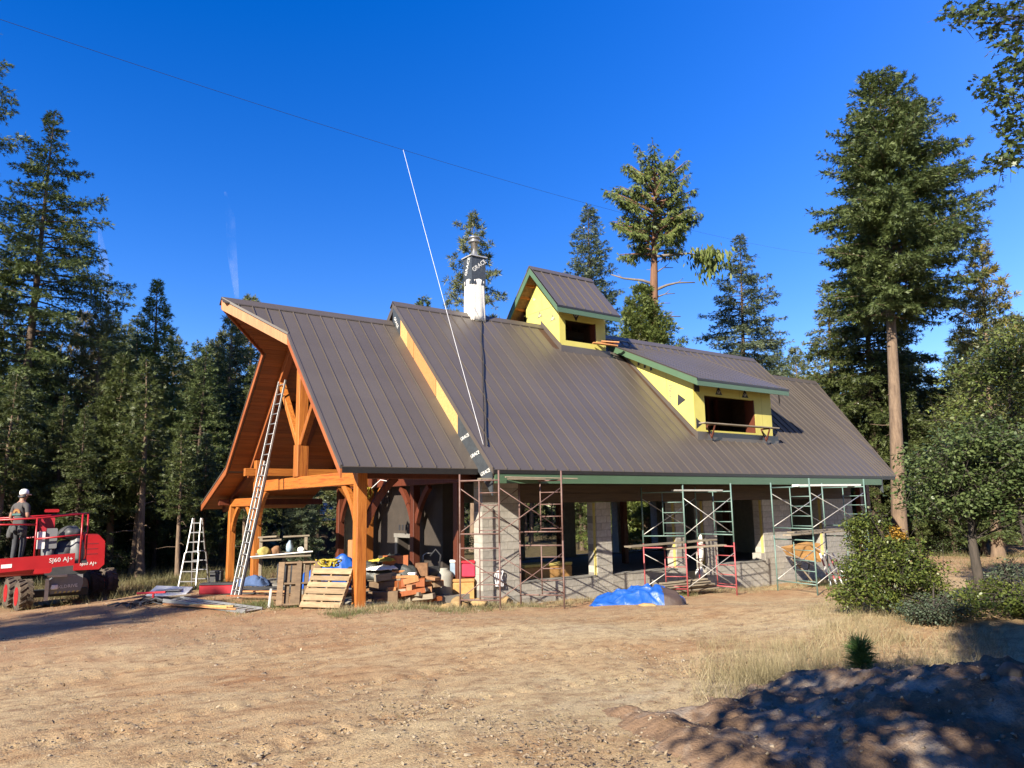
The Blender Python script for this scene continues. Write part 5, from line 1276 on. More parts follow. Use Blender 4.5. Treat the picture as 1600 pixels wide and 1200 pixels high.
# ------------------------------------------------------------------ scaffolds
def lerp(a, b, t): return tuple(a[i] + (b[i] - a[i]) * t for i in range(3))
def scaffold(label, Ab, Af, Bb, Bf, levels, cols, group='scaffold towers along the front wall', braces=True):
    """two frame pairs; A and B are (x, y) of back and front legs; levels = list of z, cols = material per lift"""
    c = [(Ab[i] + Af[i] + Bb[i] + Bf[i]) / 4 for i in (0, 1)]
    t = thing('scaffold', label, 'scaffold', (c[0], c[1], gz(*c)), 0, group)
    zoff = t.location.z
    def P(p, z): return (p[0] - c[0], p[1] - c[1], z - zoff)
    for li in range(len(levels) - 1):
        m_ = cols[li]
        for b, f in ((Ab, Af), (Bb, Bf)):
            zb0 = gz(*b) - .03 if li == 0 else levels[li]; zf0 = gz(*f) - .03 if li == 0 else levels[li]; z1 = levels[li + 1]; z0 = levels[li]
            last = li == len(levels) - 2
            mb = MB()
            mb.tube([P(b, zb0), P(b, z1 + (.04 if last else 0))], .022, 8); mb.tube([P(f, zf0), P(f, z1 + (.12 if last else 0))], .022, 8)
            mid = lerp(b + (0,), f + (0,), .5)
            H_ = z1 - z0
            mb.tube([P(b, z1 - .12), P(f, z1 - .12)], .02, 8)
            mb.tube([P(mid, z0 + .22), P(mid, z1 - .12)], .016, 8)
            for k in range(1, 5): mb.tube([P(mid, z1 - .12 - k * (H_ - .36) / 4.2), P(f, z1 - .12 - k * (H_ - .36) / 4.2)], .014, 6)
            mb.tube([P(b, z0 + .22), P(f, z0 + .22)], .018, 8)
            mb.build('frame', m_, t, True)
        if braces:
            for p, q in ((Ab, Bb), (Af, Bf)):
                for a, e in ((.25, -.3), (-.3, .25)):
                    za = levels[li] + a if a > 0 else levels[li + 1] + a; ze = levels[li] + e if e > 0 else levels[li + 1] + e
                    MB().tube([P(p, za), P(q, ze)], .0125, 6).build('cross_brace', M['galv'] if m_ is not M['rust'] else M['rust'], t, True)
    return t
scaffold('rusty brown scaffold round the first block pier next to the porch', (2.40, -.64), (3.06, -1.37), (4.09, -.80), (4.81, -1.63), [-.25, 1.3, 2.92], [M['rust'], M['rust']])
scaffold('scaffold with red lower frames and green upper frames beside the blue tarp', (9.1, -.2), (9.87, -1.15), (11.17, -.5), (11.21, -1.84), [-.52, 1.0, 2.62], [M['scred'], M['scgreen']])
scaffold('green scaffold before the last openings, half behind the large bush', (13.1, -1.9), (12.78, -3.45), (15.9, -1.9), (15.85, -3.4), [-.45, 1.15, 2.72], [M['scgreen'], M['scgreen']])

def plank(label, p, q, w=.24, h=.045, group=None, m_='plank', name='scaffold_plank'):
    c = lerp(p, q, .5); a = Vector(p) - Vector(c); b = Vector(q) - Vector(c)
    o = MB().beam(a, b, w, h, ch=.004).build(name, M[m_], None, loc=c)
    return tag(o, label, 'plank', group)
plank('plank lying across the top of the rusty scaffold', (2.75, -.98, 2.84), (4.55, -1.25, 2.84), .2)
plank('thin pale board on top of the rusty scaffold reaching to the right', (3.3, -1.3, 2.88), (5.3, -1.66, 2.84), .1, .03)
plank('long grey plank on the red and green scaffold sticking out to the left', (7.9, -.75, .98), (11.2, -1.1, 1.06), .3)
plank('lower plank lying on top of the red scaffold frames', (9.3, -.9, .86), (11.3, -1.4, .9), .25)
plank('metal plank across the top of the red and green scaffold', (9.6, -1.0, 2.55), (11.2, -1.5, 2.53), .16, .05, m_='galv')
plank('plank at mid height of the right green scaffold', (12.6, -2.7, 1.18), (16.3, -2.5, 1.2), .28)
plank('second plank beside it on the right green scaffold', (13.3, -2.35, 1.23), (16.0, -2.2, 1.24), .24)
plank('pale board across the top of the right green scaffold', (12.75, -3.0, 2.64), (16.2, -3.0, 2.66), .22, .06, m_='white')
# roof staging under the dormer window
t = thing('roof_staging', 'plank on two brackets below the dormer window', 'staging', (14.0, -.16, 4.3))
MB().beam((-2.0, -.06, .46), (2.05, -.06, .46), .24, .04, ch=.004).build('plank', M['plank'], t)
for x in (-1.45, 1.5):
    mb = MB(); mb.beam((x, -.15, .42), (x, .2, .42), .05, .05); mb.beam((x, -.15, .4), (x, .02, -.02), .05, .05); mb.beam((x, .2, .42), (x, .0, .0), .05, .05); mb.build('bracket', M['timber_dark'], t)
for i, (a, b) in enumerate((((10.35, 3.1), (11.2, 2.75)), ((10.6, 3.16), (11.3, 2.95)), ((10.75, 3.1), (11.25, 2.7)))):
    plank(['short board leaning out of the cupola window', 'second short board crossing it at the cupola window', 'pale board end at the right corner of the cupola window'][i], (a[0], a[1], 7.86 + i * .05), (b[0], b[1], 7.78 + i * .06), .16, .04, m_='barge')

# ------------------------------------------------------------------ ladders
def ladder(name, label, base, top, wdir, w0, w1, n, rail=.06, m_='alum'):
    t = thing(name, label, 'ladder', base)
    b = Vector((0, 0, 0)); e = Vector(top) - Vector(base); wd = Vector(wdir).normalized(); up = e.normalized().cross(wd)
    for s in (-1, 1): MB().beam(b + wd * w0 / 2 * s, e + wd * w1 / 2 * s, .03, rail, up=up, ch=.004).build('rail', M[m_], t)
    for i in range(n):
        u = (i + .6) / n; w = w0 + (w1 - w0) * u; c = b + e * u
        MB().tube([c - wd * w / 2, c + wd * w / 2], .017, 6).build('rung', M[m_], t, True)
    return t
lt = ladder('extension_ladder', 'long aluminium extension ladder leaning against the porch gable', (-1.45, 4.35, -.09), (.05, 5.6, 5.98), (-.12, 1, 0), .46, .42, 20, .055)
wd = Vector((-.12, 1, 0)).normalized(); e = Vector((1.5, 1.25, 6.07))
for s in (-1, 1): MB().beam(e * .0 + wd * .17 * s + Vector((.07, .0, .0)), e * .6 + wd * .155 * s + Vector((.07, .0, 0)), .025, .05, up=(1, 0, -.25), ch=.004).build('fly_rail', M['alum'], lt)
# multi position stepladder
sl = thing('stepladder', 'aluminium stepladder standing by the trees left of the porch', 'ladder', (-1.3, 9.2, gz(-1.3, 9.2)))
right = Vector((.81, -.586, 0)); away = Vector((.586, .81, 0))
for k, dist in ((0, -.55), (1, .45)):
    top = Vector((0, 0, 2.12)) + away * .05 * (k * 2 - 1)
    for s in (-1, 1):
        bt = away * dist + right * .27 * s; md = bt.lerp(top + right * .16 * s, .5)
        MB().beam(bt, md, .035, .07, up=away, ch=.004).build('rail', M['alum'], sl); MB().beam(md - right * .03 * s, top + right * .16 * s - right * .03 * s, .03, .06, up=away, ch=.004).build('rail', M['alum'], sl)
    for i in range(7):
        u = (i + .7) / 7.2; w = .25 * (1 - u) + .15 * u; c = (away * dist).lerp(top, u)
        MB().beam(c - right * w, c + right * w, .06, .03, ch=.004).build('rung', M['alum'], sl)

# ------------------------------------------------------------------ boom lift, seen end on, with a man in its basket
LO = Vector((-5.07, 9.65, 0)); zl = gz(-5.07, 9.65)
right = Vector((.995, -.094, 0)); away = Vector((.094, .995, 0))
lift = thing('boom_lift', 'red boom lift with four knobbly tyres and a work basket', 'boom lift', (LO.x, LO.y, zl))
def Lw(r, a, z): return right * r + away * a + Vector((0, 0, z - zl))
def lbox(mb, r0, r1, a0, a1, z0, z1, ch=.04):
    pr = [(r0 + ch, z0), (r1 - ch, z0), (r1, z0 + ch), (r1, z1 - ch), (r1 - ch, z1), (r0 + ch, z1), (r0, z1 - ch), (r0, z0 + ch)]
    return mb.loft([[tuple(Lw(r, a, z)) for r, z in pr] for a in (a0, a1)])
def tread_wheel(r, a, zb, dia, wid, m_, steer=0.0):
    R_ = dia / 2; zc = zb + R_
    axis = (right * math.cos(steer) + away * math.sin(steer)).normalized(); fw = Vector((0, 0, 1)).cross(axis)
    c = Lw(r, a, zc); mb = MB(); n = 26
    prof = [(.55, -.5), (.86, -.5), (.95, -.42), (.95, .42), (.86, .5), (.55, .5)]
    rings = [[tuple(c + axis * wid * o + (fw * math.cos(2 * math.pi * k / n) + Vector((0, 0, 1)) * math.sin(2 * math.pi * k / n)) * R_ * q) for q, o in prof] for k in range(n)]
    vs = [p for rg_ in rings for p in rg_]; fs = []
    for k in range(n):
        for j in range(6):
            fs.append((k * 6 + j, k * 6 + (j + 1) % 6, ((k + 1) % n) * 6 + (j + 1) % 6, ((k + 1) % n) * 6 + j))
    mb.add(vs, fs)
    for k in range(15):                                       # chevron lugs
        for sg in (-1, 1):
            a0 = 2 * math.pi * (k + (.5 if sg > 0 else 0)) / 15; pts = []
            for o, da in ((.03, .0), (.49, .26)):
                for w_ in (-.055, .055):
                    an = a0 + da + w_; pts.append((o * sg, an))
            def q(o, an, rr): return tuple(c + axis * wid * o + (fw * math.cos(an) + Vector((0, 0, 1)) * math.sin(an)) * R_ * rr)
            o_ = [pts[0], pts[1], pts[3], pts[2]]
            mb.loft([[q(o, an, .93) for o, an in o_], [q(o, an, 1.02) for o, an in o_]])
    w = mb.build('wheel', m_, lift)
    mb = MB(); mb.loft([[tuple(c + axis * wid * o + (fw * math.cos(2 * math.pi * k / 18) + Vector((0, 0, 1)) * math.sin(2 * math.pi * k / 18)) * R_ * q_) for k in range(18)] for q_, o in ((.56, -.53), (.56, .5))])
    mb.build('rim', M['redpaint'], w)
tread_wheel(-.76, .46, -.66, .94, .36, M['tyre'], .22); tread_wheel(-1.08, 1.45, -.62, .92, .34, M['tyre'], .22)
tread_wheel(.98, 1.75, -.57, .94, .42, M['tyreblack'], .5); tread_wheel(1.45, 2.3, -.57, .94, .36, M['tyre'], .42)
mb = MB(); lbox(mb, -.8, .9, .9, 1.3, -.3, -.1); lbox(mb, -.2, .45, .5, 1.6, -.2, .2); mb.build('axle', M['darkgrey'], lift)
mb = MB(); mb.prism([Lw(-.1, -.1, -.14), Lw(.66, -.1, -.1), Lw(.72, -.1, .12), Lw(.7, -.1, .38), Lw(.0, -.1, .36), Lw(-.18, -.1, .2)], away * .9)
chs = mb.build('chassis_cover', M['machgrey'], lift)
text('XLDRIVE', .13, M['paleprint'], lift, Lw(.33, -.11, .06), right + Vector((0, 0, .05)), (0, 0, 1))
for i in range(6): MB().prism([Lw(.0 + i * .11, -.105, -.12), Lw(.06 + i * .11, -.105, -.115), Lw(.08 + i * .11, -.105, -.07), Lw(.02 + i * .11, -.105, -.075)], away * -.003).build('hazard_stripe', M['insul'], lift)
mb = MB(); lbox(mb, -.24, -.14, -.2, .0, -.3, .3, .02); lbox(mb, -.2, .3, -.16, -.1, .34, .4, .01); mb.build('tow_bracket', M['galv'], lift)
mb = MB(); mb.lathe([(.08, 0), (.1, .02), (.08, .12)], 12, Lw(-.0, -.15, .0)); mb.build('valve', M['white'], lift)
mb = MB(); lbox(mb, -.3, .8, .1, 1.4, .38, .62, .06); mb.build('turntable', M['darkgrey'], lift)
mb = MB(); prh = [(.44, .5), (1.1, .5), (1.24, .64), (1.22, 1.32), (1.06, 1.5), (.5, 1.52), (.44, 1.4)]
mb.loft([[tuple(Lw(r, a, z)) for r, z in prh] for a in (-.1, 1.5)])
hood = mb.build('engine_hood', M['redpaint'], lift)
mb = MB(); lbox(mb, 1.235, 1.25, .1, 1.3, .8, 1.2, .006); mb.build('hood_grille', M['redplastic'], hood)
for z in (.95, 1.1, 1.25): MB().prism([Lw(.6, -.104, z), Lw(1.05, -.104, z), Lw(1.05, -.104, z + .012), Lw(.6, -.104, z + .012)], away * -.004).build('hood_seam', M['black'], hood)
text('SJ60 AJ+', .13, M['paleprint'], hood, Lw(.82, -.106, .68), right, (0, 0, 1))
mb = MB(); mb.tube([Lw(-.3, -.4, .62), Lw(-1.9, -1.2, .66)], .17, 8); lbox(mb, -1.2, -.1, -.7, -.3, .5, .82, .05); mb.build('boom', M['redpaint'], lift)
# basket
bz = .97; A0, A1 = -3.75, -2.9
mb = MB(); lbox(mb, -1.4, .68, A0, A1, bz - .06, bz, .01); basket = mb.build('basket_floor', M['darkgrey'], lift)
mb = MB(); mb.prism([Lw(-1.5, A0 - .012, bz - .22), Lw(.4, A0 - .012, bz - .1), Lw(.4, A0 - .012, bz + .2), Lw(-1.5, A0 - .012, bz + .12)], away * -.03); mb.build('toe_board', M['redpaint'], lift)
text('SJ60 AJ+', .15, M['paleprint'], lift, Lw(.1, A0 - .045, bz + .05), right + Vector((0, 0, .05)), (0, 0, 1))
MB().prism([Lw(-1.15, A0 - .043, bz - .1), Lw(-.93, A0 - .043, bz - .09), Lw(-.93, A0 - .043, bz + .0), Lw(-1.15, A0 - .043, bz - .01)], away * -.003).build('data_plate', M['white'], lift)
rails = [[(-1.6, A0, 2.02), (-.5, A0, 2.06), (.51, A0, 2.14), (.66, A1 + .1, 2.16)], [(-1.6, A0, 1.93), (-.48, A0, 1.9)], [(-.48, A0, 1.55), (.51, A0, 1.62), (.66, A1 + .1, 1.64)], [(-1.6, A1, 2.06), (.66, A1 + .1, 2.16)], [(-.9, A1, 1.55), (.66, A1 + .1, 1.64)]]
for rl_ in rails: MB().tube([Lw(*q) for q in rl_], .022, 8).build('rail', M['redpaint'], lift, True)
for r, a, z1 in ((.51, A0, 2.14), (-.48, A0, 2.06), (-1.3, A0, 2.03), (.66, A1 + .1, 2.16), (-.4, A1, 2.1), (.58, A0 + .4, 1.62)): MB().tube([Lw(r, a, bz - .05), Lw(r, a, z1)], .024, 8).build('post', M['redpaint'], lift, True)
mb = MB(); lbox(mb, -.45, -.1, A1 - .35, A1 - .05, 1.72, 2.1, .05); con = mb.build('control_console', M['redplastic'], lift); mb = MB(); lbox(mb, -.35, -.02, A1 - .4, A1 - .1, 2.2, 2.28, .02); mb.build('console_lid', M['redpaint'], con)
mb = MB(); lbox(mb, -.46, -.28, A0 + .05, A0 + .09, 1.3, 1.72, .01); mb.build('manual_box', M['white'], lift); mb = MB(); lbox(mb, -.27, -.02, A0 + .1, A0 + .2, 1.3, 1.8, .02); mb.build('control_panel', M['machgrey'], lift)
def sack(name, label, cat, c, s, m_, seed, parent=None, n=18):
    """soft lumpy bag"""
    bm = bmesh.new(); bmesh.ops.create_icosphere(bm, subdivisions=3, radius=1)
    for v in bm.verts:
        x, y, z = v.co; k = 1 + .12 * math.sin(4 * x + seed) * math.sin(3.3 * z + seed * 2) + .09 * math.sin(7 * y + 3 * z + seed) + .05 * math.sin(13 * x + 9 * z)
        z2 = max(z, -.62)
        v.co = Vector((x * k * s[0], y * k * s[1], (z2 * k + .62) * s[2]))
    me = bpy.data.meshes.new(name); bm.to_mesh(me); bm.free(); me.materials.append(m_)
    for f in me.polygons: f.use_smooth = True
    o = link(name, me, parent, loc=c, rz=seed)
    if label: tag(o, label, cat)
    return o
def LW(r, a, z): return Vector((LO.x, LO.y, zl)) + Lw(r, a, z)
sack('tool_bag', 'grey tool bag hanging inside the lift basket', 'bag', LW(.26, A0 + .4, 1.52), (.3, .22, .2), M['darkgrey'], 2)
sack('tool_bag', 'black cable bundle on the floor of the lift basket', 'bag', LW(.15, A0 + .4, bz), (.3, .22, .32), M['darkgrey'], 3)
sack('tool_bag', 'dark bag leaning on the right end of the lift basket', 'bag', LW(.42, A0 + .3, bz), (.14, .2, .42), M['machgrey'], 4)
sack('bucket_bag', 'small grey pouch beside the white box in the lift basket', 'bag', LW(-.2, A0 + .25, bz), (.16, .15, .3), M['machgrey'], 5)
MB().lathe([(.28, 0), (.3, .1), (.3, .8), (.26, .86)], 20).build('green_drum', M['greenplastic'], None, True, loc=(-7.4, 11.6, gz(-7.4, 11.6) - .1))
tag(bpy.data.objects['green_drum'], 'green plastic drum at the left edge behind the lift', 'drum')

# --- the man
def person():
    pos = LW(-.85, A0 + .42, bz)
    root = thing('person', 'person in charcoal T-shirt, dark trousers and white cap, back turned, in the red lift basket', 'person', pos, math.radians(-50))
    J = [(0, 0, .95), (0, -.01, 1.12), (0, -.02, 1.3), (0, -.01, 1.43), (0, .01, 1.53), (0, .035, 1.61), (0, .05, 1.69),
         (.1, 0, 1.41), (.2, -.01, 1.4), (.265, -.05, 1.13), (.2, .2, 1.08), (-.1, 0, 1.41), (-.2, -.01, 1.4), (-.27, -.04, 1.12), (-.25, .12, .9),
         (.09, 0, .9), (.12, .02, .5), (.12, -.02, .1), (.14, .1, .05), (-.09, 0, .9), (-.12, .02, .5), (-.13, -.02, .1), (-.15, .1, .05), (0, .06, 1.74)]
    Eg = [(0, 1), (1, 2), (2, 3), (3, 4), (4, 5), (5, 6), (6, 23), (3, 7), (7, 8), (8, 9), (9, 10), (3, 11), (11, 12), (12, 13), (13, 14), (0, 15), (15, 16), (16, 17), (17, 18), (0, 19), (19, 20), (20, 21), (21, 22)]
    Rr = {0: (.17, .12), 1: (.155, .11), 2: (.175, .12), 3: (.13, .1), 4: (.058, .058), 5: (.085, .095), 6: (.08, .09), 7: (.1, .09), 8: (.075, .07), 9: (.048, .045), 10: (.03, .03), 11: (.1, .09), 12: (.075, .07), 13: (.048, .045), 14: (.03, .03),
          15: (.1, .11), 16: (.07, .075), 17: (.05, .055), 18: (.045, .035), 19: (.1, .11), 20: (.07, .075), 21: (.05, .055), 22: (.045, .035), 23: (.06, .07)}
    me = bpy.data.meshes.new('body'); me.from_pydata(J, Eg, []); me.update()
    ob = bpy.data.objects.new('tmp', me); COL.objects.link(ob)
    md = ob.modifiers.new('s', 'SKIN')
    for i, v in enumerate(me.skin_vertices[0].data): v.radius = Rr[i]; v.use_root = (i == 0)
    ob.modifiers.new('u', 'SUBSURF').levels = 2
    m2 = bpy.data.meshes.new_from_object(ob.evaluated_get(bpy.context.evaluated_depsgraph_get()))
    bpy.data.objects.remove(ob)
    m2.name = 'body'; m2.materials.clear()
    # hands: palm and five fingers
    bm = bmesh.new(); bm.from_mesh(m2)
    hb = MB()
    for wr, dr, side in ((Vector((.2, .2, 1.08)), Vector((-.1, .8, -.1)).normalized(), -1), (Vector((-.25, .12, .9)), Vector((.05, .45, -.8)).normalized(), 1)):
        sd_ = dr.cross(Vector((0, 0, 1))).normalized(); nn = sd_.cross(dr)
        hb.tube([wr - dr * .02, wr + dr * .03, wr + dr * .09], [.027, .036, .034], 8)
        for i, ln in enumerate((.07, .08, .075, .06)):
            b = wr + dr * .08 + sd_ * (i - 1.5) * .019
            hb.tube([b, b + dr * ln * .5 - nn * .008, b + dr * ln * .85 - nn * .03], [.0095, .009, .007], 6)
        b = wr + dr * .03 + sd_ * side * .03
        hb.tube([b, b + sd_ * side * .025 + dr * .03, b + sd_ * side * .03 + dr * .06], [.012, .011, .008], 6)
    hm = hb.mesh('h', M['skin']); bm.from_mesh(hm)
    # ears and nose
    bm.to_mesh(m2); bm.free()
    for k in ('skin', 'shirt', 'jeans', 'darkgrey'): m2.materials.append(M[k])
    for p in m2.polygons:
        c = p.center; i = 0
        if c.z < .1: i = 3
        elif c.z < .97 and abs(c.x) < .24 and abs(c.y) < .14 and not (c.x < -.2 and c.z > .8): i = 2
        elif c.z < 1.49 and (abs(c.x) < .19 or c.z > 1.24) and c.y < .16: i = 1
        p.material_index = i; p.use_smooth = True
    link('body', m2, root)
    mb = MB(); mb.lathe([(.104, 1.685), (.108, 1.72), (.1, 1.775), (.07, 1.815), (.02, 1.83)], 18, (0, .045, 0))
    mb.loft([[(-.07, .12, 1.69), (.07, .12, 1.69), (.07, .12, 1.7), (-.07, .12, 1.7)], [(-.075, .18, 1.685), (.075, .18, 1.685), (.075, .18, 1.695), (-.075, .18, 1.695)], [(-.045, .235, 1.67), (.045, .235, 1.67), (.045, .235, 1.68), (-.045, .235, 1.68)]])
    mb.build('cap', M['capwhite'], root, True)
    mb = MB(); 
    for s in (-1, 1): mb.tube([(s * .093, .04, 1.63), (s * .1, .03, 1.655), (s * .094, .03, 1.67)], [.012, .018, .01], 6)
    mb.tube([(0, .135, 1.665), (0, .16, 1.64), (0, .14, 1.625)], [.01, .016, .012], 6)
    mb.build('ear', M['skin'], root, True)
    mb = MB(); mb.tube([(.1, .02, 1.65), (.09, -.02, 1.64), (0, -.045, 1.63), (-.09, -.02, 1.64), (-.1, .02, 1.65)], [.012, .025, .035, .025, .012], 8); mb.build('hair', M['darkgrey'], root, True)
    # printed arc on the shirt back
    for r, m_ in ((.115, 'pr_or'), (.09, 'pr_ye'), (.068, 'pr_or')):
        mb = MB(); vs = []
        for k in range(13):
            a = math.pi * k / 12
            for q in (r, r - .02): vs.append((math.cos(a) * q, -.137 - .0, 1.22 + math.sin(a) * q))
        mb.add(vs, [(2 * k, 2 * k + 1, 2 * k + 3, 2 * k + 2) for k in range(12)]); mb.build('shirt_print', M[m_], root)
    MB().box(-.13, .13, -.139, -.133, 1.17, 1.215).build('shirt_print', M['pr_te'], root)
    for x, y, z, s in ((-.19, -.05, .62, (.1, .09, .2)), (.17, -.09, .68, (.12, .08, .16)), (-.04, -.14, .74, (.1, .06, .12))):
        sack('tool_pouch', None, None, (x, y, z), s, M['pouch'], x * 9, root)
person()
# ------------------------------------------------------------------ building clutter
def make_pallet(name, label, mat_, Mx, nslat, group=None, back=3):
    t = thing(name, label, 'pallet', Mx.to_translation(), 0, group)
    t.rotation_mode = 'QUATERNION'; t.rotation_quaternion = Mx.to_quaternion()
    for y in (0, .5, .98): MB().box(0, 1.0, y - .02 if y else 0, y + .02 if y else .04, .022, .11).build('stringer', mat_, t)
    for k in range(nslat):
        w_ = random.uniform(.118, .15); x = k * (1.0 - .14) / (nslat - 1)
        MB().box(x, x + w_, 0, 1.0, .112, .13).build('slat', mat_, t)
    for k in range(back):
        x = k * .89 / (back - 1); MB().box(x, x + .11, .0, 1.0, .002, .02).build('slat', mat_, t)
    return t
def frame_mx(o, x, y):
    x = Vector(x).normalized(); y = Vector(y); y = (y - x * y.dot(x)).normalized(); z = x.cross(y)
    return Matrix(((x.x, y.x, z.x, o[0]), (x.y, y.y, z.y, o[1]), (x.z, y.z, z.z, o[2]), (0, 0, 0, 1)))
make_pallet('pallet', 'grey weathered pallet standing on edge, underside showing, left of the tan pallet', M['pallet'], frame_mx((-1.28, 1.55, -.06), (.72, -.52, .02), (.12, .2, 1)), 3, 'pallets by the front post', back=7)
make_pallet('pallet', 'tan pallet tilted against the front corner post, slats facing out', M['pallettan'], frame_mx((-.4, -.12, -.08), (.62, .5, 1.05), (-.6, .75, .03)), 6, 'pallets by the front post')

def blockpile(label, c, pieces, seed):
    """each offcut is a thing"""
    rng = random.Random(seed)
    for i, (dx, dy, z, sx, sy, sz, rz, mt, lb) in enumerate(pieces):
        o = MB().beam((-sx / 2, 0, sz / 2), (sx / 2, 0, sz / 2), sy, sz, ch=.012).build('timber_offcut', M[mt], None, loc=(c[0] + dx, c[1] + dy, c[2] + z), rz=rz)
        tag(o, lb, 'timber', 'timber offcuts stacked under the porch')
P_ = (1.62, .42, -.1)
blockpile('', P_, [
    (0, 0, .0, 1.15, .26, .2, -.62, 'offcut', 'lowest thick beam of the offcut stack'), (.0, .35, .0, 1.1, .25, .2, -.55, 'offcut', 'second bottom beam behind the lowest one'),
    (.0, .0, .21, 1.05, .22, .14, -.5, 'offcut', 'squared beam end in the second layer of the stack'), (.1, .35, .21, .9, .25, .16, -.7, 'offcut', 'beam behind it in the second layer'),
    (-.1, .05, .36, .95, .3, .2, -.6, 'bargered', 'red brown beam with a curved cut in the middle of the stack'), (-.15, .02, .57, .6, .2, .07, -.45, 'barge', 'short pale board on the stack'),
    (-.05, .1, .64, .5, .22, .06, -.8, 'white', 'white topped board on the stack'), (-.2, .15, .7, .42, .2, .06, -.3, 'barge', 'thin pale offcut near the top of the stack'),
    (-.25, .3, .77, .62, .16, .34, -.55, 'bargered', 'notched orange block on top of the stack'), (.38, .1, .58, .3, .28, .32, -.6, 'offcut', 'cube of timber with a bolt hole at the right of the stack'),
    (.55, .2, .28, .42, .2, .1, -.4, 'barge', 'small pale board under the timber cube')], 3)
blockpile('', (.95, .5, -.1), [
    (0, 0, .0, .7, .28, .3, -.62, 'pallet', 'dark block at the bottom right of the front post'), (.1, .2, .31, .7, .3, .2, -.5, 'pallet', 'grey timber block behind the front post'), (.15, .25, .52, .8, .3, .16, -.62, 'plank', 'grey beam under the dark tarp'),
    (.35, -.05, .1, .3, .22, .18, .2, 'offcut', 'short tan beam end between the post and the stack'), (.3, .0, .3, .2, .2, .08, .4, 'barge', 'pale wedge between the post and the stack')], 4)
rp_ = random.Random(12)
CH = ['short rough', 'split', 'squared', 'sawn', 'weathered', 'wedge cut', 'narrow', 'thick']
for i in range(40):
    x = .75 + rp_.random() * 1.6; y = 1.15 - x * .45 + rp_.uniform(-.25, .5); z = rp_.choice([-.1, -.08, .05, .12, .2, .32, .42]); L_ = rp_.uniform(.2, .7); w_ = rp_.uniform(.09, .24); h_ = rp_.uniform(.07, .22)
    o = MB().beam((-L_ / 2, 0, h_ / 2), (L_ / 2, rp_.uniform(-.05, .05), h_ / 2 + rp_.uniform(-.03, .12)), w_, h_, ch=.008).build('timber_offcut', M[rp_.choice(['offcut', 'offcut', 'pallet', 'barge', 'bargered', 'plank'])], None, loc=(x, y, z), rz=rp_.uniform(-1.6, .8))
    tag(o, 'loose timber scrap thrown down around the stack behind the front post', 'timber', 'loose timber scraps behind the front post')
def drape(name, label, cat, c, ax, ay, hgt, m_, seed, rz=0, fold=.12, n=44, prof=1.6, m2=None, exp=2.4):
    """crumpled cloth lying over a heap"""
    rng = np.random.default_rng(seed); k = rng.normal(0, 1, (14, 2)); ph = rng.uniform(0, 6.28, 14)
    u, v = np.meshgrid(np.linspace(-1, 1, n), np.linspace(-1, 1, n))
    r = np.maximum(np.abs(u), np.abs(v)); th = np.arctan2(v, u)
    sq = np.where(r > 0, np.maximum(np.abs(np.cos(th)), np.abs(np.sin(th))), 1)
    x = u * (1 * .35 + .65 * sq); y = v * (1 * .35 + .65 * sq)
    rad = np.sqrt(x * x + y * y)
    ww = sum((1 - np.abs(np.sin((1.6 + .9 * i) * (k[i, 0] * x + k[i, 1] * y) + ph[i] + 1.2 * np.sin(2 * y + i)))) ** 1.5 for i in range(7)) / 7
    w2 = sum(np.sin((5 + 2 * (i - 7)) * (k[i, 0] * x + k[i, 1] * y) + ph[i]) for i in range(7, 14)) / 7
    edge = 1 + .12 * np.sin(3 * th + seed) + .07 * np.sin(7 * th + seed * 2)
    h = hgt * np.clip(1 - np.clip(rad, 0, 1.2) ** exp, 0, 1) ** (1 / prof)
    z = h * (.72 + .28 * np.sin(2.3 * x + seed) * np.cos(1.9 * y + seed)) + fold * (ww - .5) * (.5 + h / max(hgt, .01)) + fold * .12 * w2 - fold * .35 * np.exp(-(np.sin(4 * x + 3 * y + 1.5 * np.sin(3 * y + seed)) / .22) ** 2) * np.clip(h / max(hgt, .01), .3, 1) + .025
    X = x * ax * edge; Y = y * ay * edge
    z = np.maximum(z, .012)
    idx = np.arange(n * n).reshape(n, n)
    F = np.stack([idx[:-1, :-1], idx[:-1, 1:], idx[1:, 1:], idx[1:, :-1]], -1).reshape(-1, 4)
    mi = None
    if m2 is not None:
        fx = X.ravel()[F].mean(1); fy = Y.ravel()[F].mean(1); mi = ((fx > ax * .42) & (fy < -.15 * ay + .12 * np.sin(9 * fx) + .12 * np.sin(17 * fx + 1))).astype(int)
    me = np_mesh(name, np.stack([X, Y, z], -1).reshape(-1, 3), F, [m_] + ([m2] if m2 else []), True, mi)
    o = link(name, me, None, loc=c, rz=rz)
    sm = o.modifiers.new('t', 'SOLIDIFY'); sm.thickness = .008
    return tag(o, label, cat)
drape('blue_tarp', 'crumpled blue tarp with brown underside over a heap before the wall', 'tarp', (7.0, -2.05, gz(7.0, -2.05)), 1.2, .75, .55, M['tarpblue'], 4, -.62, .24, 100, m2=M['tarpbrown'], exp=3.2)
drape('blue_tarp', 'blue tarp bunched up under the porch behind the pallets', 'tarp', (.5, 2.4, .2), 1.0, .65, .85, M['tarpblue'], 7, -.6, .3, exp=4)
drape('dark_tarp', 'dark grey tarp over the timber behind the front post', 'tarp', (1.15, 1.15, .45), .95, .6, .75, M['tarpblack'], 9, -.6, .26)
drape('blue_cloth', 'faded blue cloth bundle at the foot of the second gable post', 'cloth', (-.2, 6.9, -.06), .55, .35, .38, M['bluecloth'], 11, -.5, .12)
drape('yellow_sheet', 'yellow sheet end poking from under the dark tarp', 'sheet', (1.0, .72, .88), .3, .16, .12, M['ropeyellow'], 12, -.6, .08, 24)
drape('white_sheet', 'white plastic sheet folded under the dark tarp', 'sheet', (.95, .75, .68), .4, .2, .13, M['white'], 13, -.6, .1, 24)
